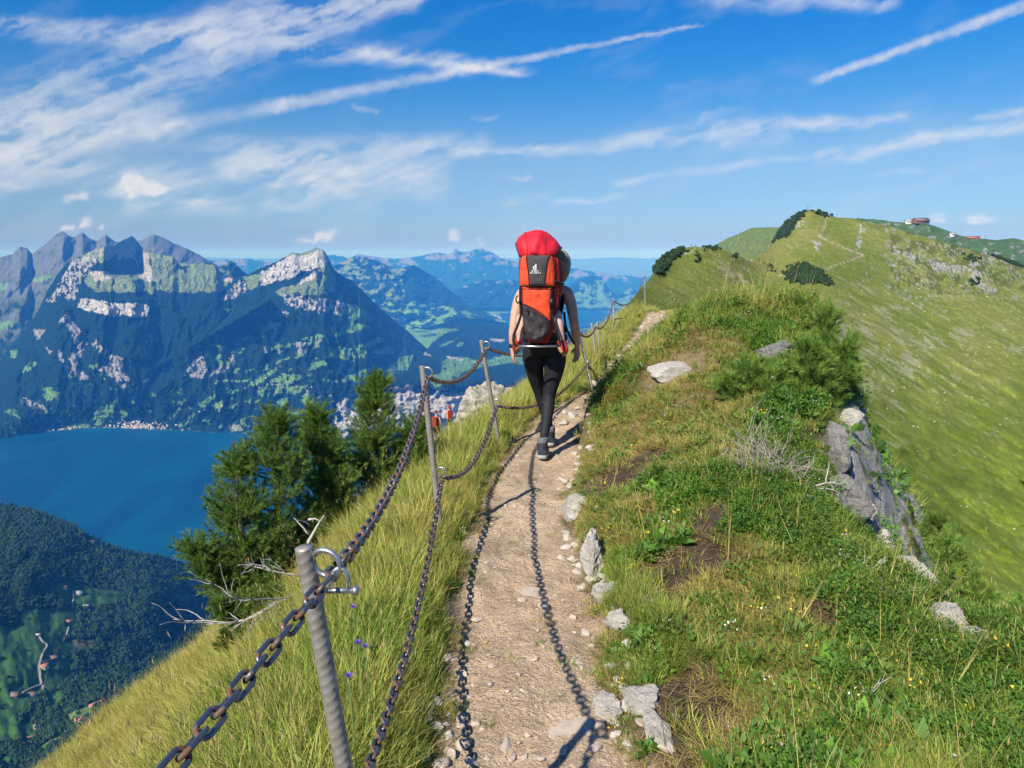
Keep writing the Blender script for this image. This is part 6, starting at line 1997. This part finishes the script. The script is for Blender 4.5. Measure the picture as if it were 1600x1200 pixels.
for pl, mt in (([(822, 399), (824, 415), (826, 430), (827, 446)], MAT_TUBE), ([(858, 399), (855, 415), (853, 430), (851, 446)], MAT_TUBE), ([(812, 447), (827, 446.5), (840, 446.5), (851, 446.5), (866, 448)], MAT_TUBE), ([(816, 474), (842, 487), (860, 503)], MAT_TUBE)):
    b = MB(); b.tube(spl([tuple(L(x_, y_, YB - .004 + (.012 if i_ in (0, 4) and len(pl) == 5 else 0))) for i_, (x_, y_) in enumerate(pl)], 5), .0035, 6); b.build('piping', mt, pack, True)
b = MB(); b.tube([L(824, 478, YB - .035), L(823, 487, YB - .04)], .006, 6); b.build('zip_pull', MAT_TUBE, pack, True)
for s_, pl in ((0, [(813, 448), (813, 470), (814, 490), (809, 508), (803, 523), (803, 536), (808, 541)]), (1, [(862, 450), (861, 470), (862, 490), (867, 508), (873, 528), (875, 538), (871, 541)])):
    b = MB(); q = spl([tuple(L(x_, y_, YB + .03 - .006 * i)) for i, (x_, y_) in enumerate(pl)], 5); b.tube(q, .0105, 8); b.build('frame_tube', MAT_TUBE, pack, True)
b = MB(); b.tube([L(808, 541, YB), L(840, 541.5, YB - .01), L(871, 541, YB)], .0085, 8); b.build('foot_bar', MAT_BAR, pack, True)
b = MB(); b.box(L(862, 473, YB), (.016, .012, .035)); b.build('buckle', MAT_TUBE, pack)
b = MB(); b.tube(spl([tuple(L(809, 462, YB + .03)), tuple(L(806, 467, YB)), tuple(L(809, 474, YB)), tuple(L(812, 470, YB))], 4), .006, 6); b.build('strap_loop', MAT_TUBE, pack, True)
b = MB(); b.tube([L(866, 439, YB + .03), L(880, 444, YB + .10)], .012, 6); b.build('side_strap', MAT_TUBE, pack, True)
# shoulder and waist straps
b = MB(); b.tube(spl([(.13, -.06, 1.16), (.155, -.02, 1.30), (.13, .06, 1.42), (.10, .12, 1.33), (.12, .11, 1.15), (.17, .0, 1.02)], 6), 1, 8, ell=[(.024, .010)] * 31, up=(0, 1, 0)); b.build('shoulder_strap', MAT_TUBE, pack, True)
b = MB(); b.tube(spl([(-.13, -.06, 1.16), (-.155, -.02, 1.30), (-.12, .06, 1.42), (-.08, .12, 1.33), (-.12, .11, 1.15), (-.17, .0, 1.02)], 6), 1, 8, ell=[(.024, .010)] * 31, up=(0, 1, 0)); b.build('shoulder_strap', MAT_TUBE, pack, True)
b = MB(); b.tube([(math.cos(t) * .185, math.sin(t) * .135 + .0, .985) for t in np.linspace(0, 2 * math.pi, 24, endpoint=False)], 1, 8, ell=[(.030, .012)] * 24, closed=True, up=(0, 0, 1)); b.build('waist_belt', MAT_TUBE, pack, True)
b = MB(); b.tube(spl([(.16, -.05, 1.20), (.175, -.06, 1.08), (.215, -.08, .99), (.25, -.05, .93)], 5), 1, 6, ell=[(.010, .003)] * 16, up=(1, 0, 0)); b.build('strap_tail', MAT_TUBE, pack, True)
slab('back_pad', ([Vector((-.11, -.14, 1.40)), Vector((-.12, -.135, 1.0))], [Vector((.12, -.14, 1.40)), Vector((.12, -.135, 1.0))]), 0, .04, MAT_TUBE, bulge=.01)
# sun canopy: cloth vault over the child's head
def canopy():
    nu, nv = 26, 16; V = []
    topl = spl([(806, 380), (810, 371), (822, 363), (838, 359.5), (852, 362), (866, 371), (878, 387)], 6)
    botl = spl([(812, 402), (818, 401), (828, 399.5), (838, 399), (850, 400), (860, 402), (868, 402)], 6)
    for j in range(nv + 1):
        t = j / nv
        for i in range(len(topl)):
            s = i / (len(topl) - 1)
            # from the hem at the rear, over the vault, forward over the head
            if t < .6:
                q = t / .6; x_ = botl[i][0] + (topl[i][0] - botl[i][0]) * math.sin(q * math.pi / 2); y_ = botl[i][1] + (topl[i][1] - botl[i][1]) * math.sin(q * math.pi / 2)
                d_ = YB + .0 + .20 * (1 - math.cos(q * math.pi / 2)) + .10 * (2 * s - 1) ** 2
            else:
                q = (t - .6) / .4; x_ = topl[i][0] + (845 - topl[i][0]) * .12 * q; y_ = topl[i][1] + 7 * q * q; d_ = YB + .20 + .17 * q + .10 * (2 * s - 1) ** 2
            p = L(x_, y_, d_)
            wv = .010 * math.sin(5.2 * (s - .35 * t) * math.pi + .6) * math.sin(min(1, t * 1.6) * math.pi) + .018 * float(fbm(np.array(s * 4.5 + t * 3), np.array(t * 3 - s * 2), 4, 9))
            V.append(p + Vector((0, -wv, wv * .6)))
    m = len(topl); bb = MB(); bb.add(V, [tuple(q) for q in grid_faces(nv + 1, m)])
    o_ = bb.build('canopy', MAT_RED, pack, True)
    sd = o_.modifiers.new('thickness', 'SOLIDIFY'); sd.thickness = .004
    seam = MB()
    for fr in (.30, .72): seam.tube([V[j * m + int(fr * (m - 1) + (.5 - fr) * 10 * j / nv)] + Vector((0, -.003, .002)) for j in range(nv + 1)], .0032, 5)
    seam.build('canopy_seam', MAT_DRED, pack, True)
    hem = MB(); hem.tube([V[i] for i in range(m)], .006, 6)
    hem.tube([V[j * m] for j in range(nv + 1)], .006, 6); hem.tube([V[j * m + m - 1] for j in range(nv + 1)], .006, 6); hem.build('canopy_hem', MAT_TUBE, pack, True)


canopy()


def print_text(txt, px, py, size, name, mat):
    c = bpy.data.curves.new(name, 'FONT'); c.body = txt; c.size = size; c.align_x = 'CENTER'; c.align_y = 'CENTER'; c.extrude = .0008; c.offset = size * .03
    tmp = bpy.data.objects.new(name, c); COL.objects.link(tmp)
    me = bpy.data.meshes.new_from_object(tmp.evaluated_get(bpy.context.evaluated_depsgraph_get())); bpy.data.objects.remove(tmp)
    me.materials.clear(); me.materials.append(mat)
    o_ = link(name, me, pack, L(px, py, YB - .0165)); o_.rotation_euler = (math.pi / 2 + .0, 0, 0)
    return o_


print_text('d', 835.5, 417.5, .060, 'emblem', MAT_WHITE)
print_text('deuter', 836, 423.4, .021, 'lettering', MAT_WHITE)
print_text('kid comfort 3', 836.5, 426.4, .015, 'lettering', MAT_WHITE)
tag(pack, 'red and orange child carrier with a crimson canopy on the walker\'s back', 'child carrier')

# ---- the child sitting in it: legs hang out on both sides
child = empty('person', W_BASE)
MAT_CLOTH = mottled('child_grey_clothes', (.30, .22, .22), (.24, .18, .18), 30, .85)
MAT_SHOE = mottled('child_red_shoe', (.55, .03, .03), (.45, .025, .025), 40, .6)
MAT_CSOLE = mottled('child_gum_sole', (.36, .24, .11), (.30, .20, .09), 40, .8)
b = MB()
limb(b, [(-.03, -.2, 1.08, .075, .065), (-.03, -.2, 1.22, .085, .07), (-.03, -.2, 1.38, .085, .065), (-.03, -.2, 1.45, .04, .04), (-.03, -.2, 1.52, .04, .04)], 14)
ball(b, (-.03, -.2, 1.60), .088, sc=(.9, 1, 1.08)); ball(b, (-.03, -.11, 1.58), .013)
LR = [(.03, -.20, 1.10, .05, .05), (.085, -.21, 1.10, .05, .05), tuple(L(869, 490, -.24)) + (.040, .042), tuple(L(873, 508, -.27)) + (.036, .038), tuple(L(877, 527, -.27)) + (.026, .028), tuple(L(878, 536, -.27)) + (.024, .026)]
LL = [(-.08, -.20, 1.10, .05, .05), (-.14, -.21, 1.10, .05, .05), tuple(L(816, 495, -.24)) + (.040, .042), tuple(L(813, 512, -.27)) + (.036, .038), tuple(L(812, 528, -.27)) + (.026, .028), tuple(L(811, 536, -.27)) + (.024, .026)]
limb(b, LR, 12); limb(b, LL, 12)
for s_ in (-1, 1): limb(b, [(-.03 + s_ * .08, -.2, 1.38, .03, .03), (-.03 + s_ * .11, -.15, 1.30, .027, .027), (-.03 + s_ * .08, -.08, 1.28, .022, .022)], 8)
solid(b, 'body', MAT_SKINC, .007, 3, child)
b = MB(); limb(b, [(-.03, -.2, 1.10, .08, .07), (-.03, -.2, 1.22, .09, .075), (-.03, -.2, 1.37, .09, .07)], 14); solid(b, 'shirt', MAT_CLOTH, .008, 2, child)
for sgn, A_, Z_ in ((1, L(877, 535, -.27), L(884, 550, -.29)), (-1, L(811, 534, -.26), L(805, 546, -.17))):
    e = empty('shoe', (0, 0, 0)); e.parent = child
    d = (Z_ - A_); b = MB(); b.tube([A_ - d * .25, A_, A_ + d * .4, A_ + d * .8, A_ + d * 1.15], [.030, .034, .034, .032, .016], 12); solid(b, 'upper', MAT_SHOE, .006, 2, e)
    off = Vector((-.010 * sgn, -.012, -.022)); b = MB(); b.tube([A_ + d * .05 + off, A_ + d * .5 + off, A_ + d * 1.1 + off], 1, 10, ell=[(.026, .014), (.028, .014), (.016, .010)], up=(1, 0, 0)); b.build('sole', MAT_CSOLE, e, True)
tag(child, 'small child with bare legs and red shoes seated in the carrier', 'person')


# ---- distant hikers on the lower path and on the crest
def hiker(p, h, shirt, pants, packm, label, rz=0.0, voxel=.03):
    e = empty('person', p, rz); k = h / 1.72; b = MB()
    S = lambda pr: [tuple(q * k for q in t) for t in pr]
    limb(b, S([(.09, .05, .9, .09, .1), (.08, .08, .5, .06, .06), (.07, -.02, .09, .04, .05), (.07, .08, .04, .045, .05)]), 8); limb(b, S([(-.09, -.03, .9, .09, .1), (-.08, .0, .5, .06, .06), (-.07, -.15, .1, .04, .05), (-.07, -.06, .05, .045, .05)]), 8)
    limb(b, S([(0, 0, .86, .16, .11), (0, 0, 1.05, .14, .1), (0, .02, 1.35, .19, .11), (0, .03, 1.44, .07, .06), (0, .04, 1.52, .055, .055)]), 12)
    for s_ in (-1, 1): limb(b, S([(s_ * .17, .02, 1.38, .05, .05), (s_ * .24, .0, 1.12, .04, .04), (s_ * .22, .14, .94, .03, .03), (s_ * .215, .2, .90, .035, .03)]), 8)
    ball(b, Vector((0, .05, 1.62)) * k, .105 * k, sc=(.8, .95, 1.1))
    solid(b, 'body', MAT_SKIN, voxel * .7, 1, e)
    b = MB(); limb(b, S([(0, 0, .95, .165, .115), (0, 0, 1.1, .15, .11), (0, .02, 1.36, .20, .12)]), 12); solid(b, 'shirt', shirt, voxel * .7, 1, e)
    b = MB(); limb(b, S([(.09, .05, .92, .105, .115), (.08, .08, .45, .075, .075)]), 8); limb(b, S([(-.09, -.03, .92, .105, .115), (-.08, .0, .45, .075, .075)]), 8); solid(b, 'trousers', pants, voxel * .7, 1, e)
    b = MB(); b.box(Vector((0, -.2, 1.2)) * k, (.14 * k, .1 * k, .26 * k)); solid(b, 'rucksack', packm, voxel * .6, 3, e)
    b = MB(); ball(b, Vector((0, .04, 1.67)) * k, .108 * k, sc=(.85, 1, .8)); solid(b, 'hat', packm, voxel * .6, 1, e)
    return tag(e, label, 'person')


hiker(at(682, 694, 36), 1.72, MAT_PGREY, MAT_TUBE, MAT_DRED, 'distant walker with a dark red rucksack on the slope below the railing', -.3)
hiker(at(663, 690, 37), 1.70, MAT_DRED, MAT_PGREY, MAT_TUBE, 'distant walker in red half hidden behind the second post', -.3)
hiker(at(702, 676, 44), 1.70, MAT_SKINC, MAT_PGREY, MAT_DRED, 'distant walker at the foot of the pale outcrop, only head and shoulders showing', .4)
for i, (px, c_, lab) in enumerate(((1080, MAT_RED, 'tiny walker in red on top of the near grassy knoll, left of two'), (1086, MAT_ORANGE, 'tiny walker in orange on top of the near grassy knoll, right of two'))):
    hiker(Vector(surf_at(FH, px, 386)) + Vector((0, 0, -.1)), 1.75, c_, MAT_TUBE, MAT_RED, lab, .5, .06)

# ---- pale outcrop on the slope to the left
MAT_OUT = rock_material('outcrop_limestone', (.42, .39, .33), (.25, .23, .185), 1.0, 1.3)
p = at(752, 632, 48)
boulder('rock_outcrop', (p.x, p.y, p.z - .5), (2.5, 2.5, 2.9), 141, MAT_OUT, 'pale limestone outcrop with a grassy cap left of the walker', None, 5, .10, 'rock outcrop', .3, (0, 0), 2.6)


# ------------------------------------------------------------------ clouds: thin cirrus, contrails and small puffs far beyond the haze
def cloud_alpha(px, py):
    w1x, w1y = fbm(px / 330, py / 330, 3, 501), fbm(px / 330, py / 330, 3, 511)
    w2x, w2y = fbm(px / 70, py / 60, 5, 521, .6), fbm(px / 70, py / 60, 5, 531, .6)
    X = px + 26 * w1x + 12 * w2x; Y = py + 16 * w1y + 9 * w2y
    hx = px; hy = py + 3.2 * fbm(px / 40, py / 34, 4, 541, .6) + 2.4 * fbm(px / 11, py / 9, 4, 545, .65)

    def stamp(a, b, wa, wb, dens, hard=False, fade=.12, soft=0.0):
        A, B = (hx, hy) if hard else (X, Y)
        dx, dy = b[0] - a[0], b[1] - a[1]; L2 = dx * dx + dy * dy; L = math.sqrt(L2)
        s = ((A - a[0]) * dx + (B - a[1]) * dy) / L2
        t = np.abs((A - a[0]) * -dy + (B - a[1]) * dx) / L
        w = wa + (wb - wa) * np.clip(s, 0, 1)
        return dens * (1 - sstep(t / w, soft, 1.0)) * (1 - sstep(np.abs(s - .5), .5 - fade, .5))
    f = 0
    for a, b, wa, wb, d in (((720, -70), (-160, 275), 60, 135, .85), ((760, -40), (280, 75), 22, 70, .75), ((840, 118), (420, 68), 9, 34, .8), ((380, 62), (-140, 34), 30, 26, .95),
                            ((-160, 190), (330, 205), 75, 46, .65), ((-160, 250), (360, 290), 62, 30, .70), ((300, 248), (790, 222), 44, 24, .85), ((330, 262), (720, 278), 40, 50, .95),
                            ((170, 330), (600, 300), 22, 30, .7), ((640, 236), (860, 231), 16, 5, .8), ((1050, -22), (1420, 0), 44, 20, .95), ((815, 240), (1130, 203), 14, 20, .85), ((1080, 212), (1430, 178), 28, 13, 1.0),
                            ((1090, 188), (1190, 174), 9, 9, .35), ((1110, 232), (1240, 222), 16, 11, .35), ((1260, 256), (1480, 212), 22, 18, .8), ((1400, 220), (1800, 178), 20, 18, 1.0), ((1480, 186), (1800, 158), 9, 14, .95),
                            ((950, 286), (1270, 248), 11, 11, .6), ((785, 314), (880, 299), 11, 8, .8), ((865, 316), (1000, 296), 6, 9, .7), ((-60, 292), (60, 300), 12, 10, .6), ((560, 165), (600, 185), 5, 5, .5), ((725, 188), (775, 187), 6, 6, .5),
                            ((770, 275), (840, 272), 5, 5, .6), ((1360, 275), (1450, 262), 6, 6, .5)):
        f = f + stamp(a, b, wa, wb, d)
    ang = -.33; c, s_ = math.cos(ang), math.sin(ang)
    a_ = X * c + Y * s_; b_ = -X * s_ + Y * c
    st = fbm(a_ / 170, b_ / 26, 7, 551, .62); fine = fbm(px / 30 + .4 * w2x, py / 16 + .4 * w2y, 5, 561, .55)
    curl = fbm(X / 60, Y / 40, 4, 566, .5)
    f = f * np.clip(.50 + .80 * st + .26 * fine + .34 * curl, .04, 1.1)
    h = stamp((1118, 34), (400, 172), 3, 17, .78, True, .06, .1) + stamp((480, 156), (-160, 281), 17, 30, .5, True, .10) + stamp((1258, 132), (1800, -64), 9, 16, .95, True, .06, .15) + stamp((835, 119), (540, 80), 5, 16, .5, True, .1) + stamp((800, 100), (640, 128), 10, 14, .25, True, .3)
    h = h * np.clip(.80 + .3 * fbm(px / 16, py / 13, 4, 571, .5) + .35 * fbm(px / 60, py / 60, 3, 575), .15, 1.15)
    pf = 0
    for x, y, rx, ry, d in ((205, 285, 24, 16, 1.3), (222, 297, 40, 18, 1.0), (190, 305, 30, 12, .7), (250, 300, 18, 10, .8), (115, 311, 24, 8, .85), (132, 306, 12, 10, .8), (300, 316, 40, 6, .5), (108, 358, 13, 8, 1.2), (136, 349, 11, 12, 1.3), (130, 356, 9, 7, .9), (157, 357, 7, 8, .9),
                            (470, 375, 16, 5, .7), (488, 377, 12, 6, .9), (508, 372, 18, 11, 1.25), (522, 364, 12, 7, .8), (710, 370, 13, 10, 1.2), (752, 380, 6, 12, .7), (730, 388, 22, 6, .5), (1465, 343, 14, 10, 1.0), (1530, 344, 28, 11, 1.0), (1520, 345, 14, 8, .7), (495, 286, 30, 11, .45), (540, 272, 26, 14, .4), (440, 292, 12, 6, .35),
                            (-60, 330, 50, 14, .8), (1680, 350, 40, 12, .9)):
        qx = px + 8 * fbm(px / 20, py / 16, 4, 581, .5); qy = py + 6 * fbm(px / 20, py / 16, 4, 585, .5)
        d2 = np.hypot((qx - x) / rx, (qy - y) / (np.where(qy > y, .75, 1.15) * ry))
        pf = pf + d * (1 - sstep(d2, .25, 1.15))
    pf = np.clip(pf, 0, 1.1) * np.clip(.8 + .4 * fbm(px / 12, py / 9, 3, 591, .5), .3, 1.05)
    veil = .30 * sstep(fbm(a_ / 300, b_ / 80, 5, 601, .6), .02, .6)
    wide = .75 * sstep(fbm(px / 420, py / 260, 5, 611, .6), .05, .5) * np.maximum(sstep(-px, 160, 420), np.maximum(sstep(px, 1780, 2050), sstep(-py, 70, 260)))
    al = (1 - np.exp(-1.15 * np.clip(f, 0, 2))) * .84 + h * .66 + pf * .72 + veil * .25 + wide
    return np.clip(al, 0, .92)


def clouds():
    az = np.radians(np.concatenate([np.arange(-78, -42, .5), np.arange(-42, 42, .14), np.arange(42, 78.1, .5)]))
    el = np.radians(np.concatenate([np.arange(.25, 26, .14), np.arange(26, 60, .6)]))
    AZ, EL = np.meshgrid(az, el)
    d = np.stack([np.sin(AZ) * np.cos(EL), np.cos(AZ) * np.cos(EL), np.sin(EL)], -1)
    dep = np.maximum(d[..., 1] * CP - d[..., 2] * SP, .05); up = d[..., 2] * CP + d[..., 1] * SP
    px = 800 + FPX * d[..., 0] / dep; py = 600 - FPX * up / dep
    al = cloud_alpha(np.clip(px, -4000, 5600), np.clip(py, -3000, 600)) * sstep(EL, math.radians(.3), math.radians(1.2))
    P = d * 200000.0; P[..., 2] += EYE
    m = bpy.data.materials.new('glowing_cloud'); m.use_nodes = True
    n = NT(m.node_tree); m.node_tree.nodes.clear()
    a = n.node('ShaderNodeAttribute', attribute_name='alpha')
    em = n.node('ShaderNodeEmission'); em.inputs[0].default_value = (.93, .95, 1.0, 1); em.inputs[1].default_value = .55     # clouds made to glow: emission stands in for sunlight on them
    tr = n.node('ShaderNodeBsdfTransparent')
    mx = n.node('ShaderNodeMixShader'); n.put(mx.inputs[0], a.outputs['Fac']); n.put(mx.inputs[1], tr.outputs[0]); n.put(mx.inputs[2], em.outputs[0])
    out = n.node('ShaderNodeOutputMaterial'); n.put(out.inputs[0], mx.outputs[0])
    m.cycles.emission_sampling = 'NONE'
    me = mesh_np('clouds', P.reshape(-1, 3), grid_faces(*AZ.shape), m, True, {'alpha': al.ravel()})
    return tag(link('sky', me), 'self-lit thin white cirrus, contrails and small puffs in the blue sky', kind='structure')  # holds only the glowing cloud shell; the blue comes from the world


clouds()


# ------------------------------------------------------------------ air
def haze():
    m = bpy.data.materials.new('valley_haze'); m.use_nodes = True
    t = m.node_tree; t.nodes.clear()
    out = t.nodes.new('ShaderNodeOutputMaterial'); v = t.nodes.new('ShaderNodeVolumePrincipled')
    v.inputs['Color'].default_value = HAZE_COLOR
    v.inputs['Density'].default_value = HAZE_DENSITY
    v.inputs['Absorption Color'].default_value = (1, 1, 1, 1)    # the air scatters, it does not swallow light
    v.inputs['Anisotropy'].default_value = -0.18
    t.links.new(v.outputs[0], out.inputs['Volume'])
    b = MB(); z0 = LAKE_Z - 40; z1 = EYE + 560
    b.box((0, 44000, (z0 + z1) / 2), (75000, 46000, (z1 - z0) / 2))
    o = b.build('haze', m)
    return tag(o, 'pale blue haze filling the valley air', 'haze', kind='stuff')


HAZE_COLOR = (0.045, 0.30, 1.0, 1)
HAZE_DENSITY = 4.9e-5
haze()
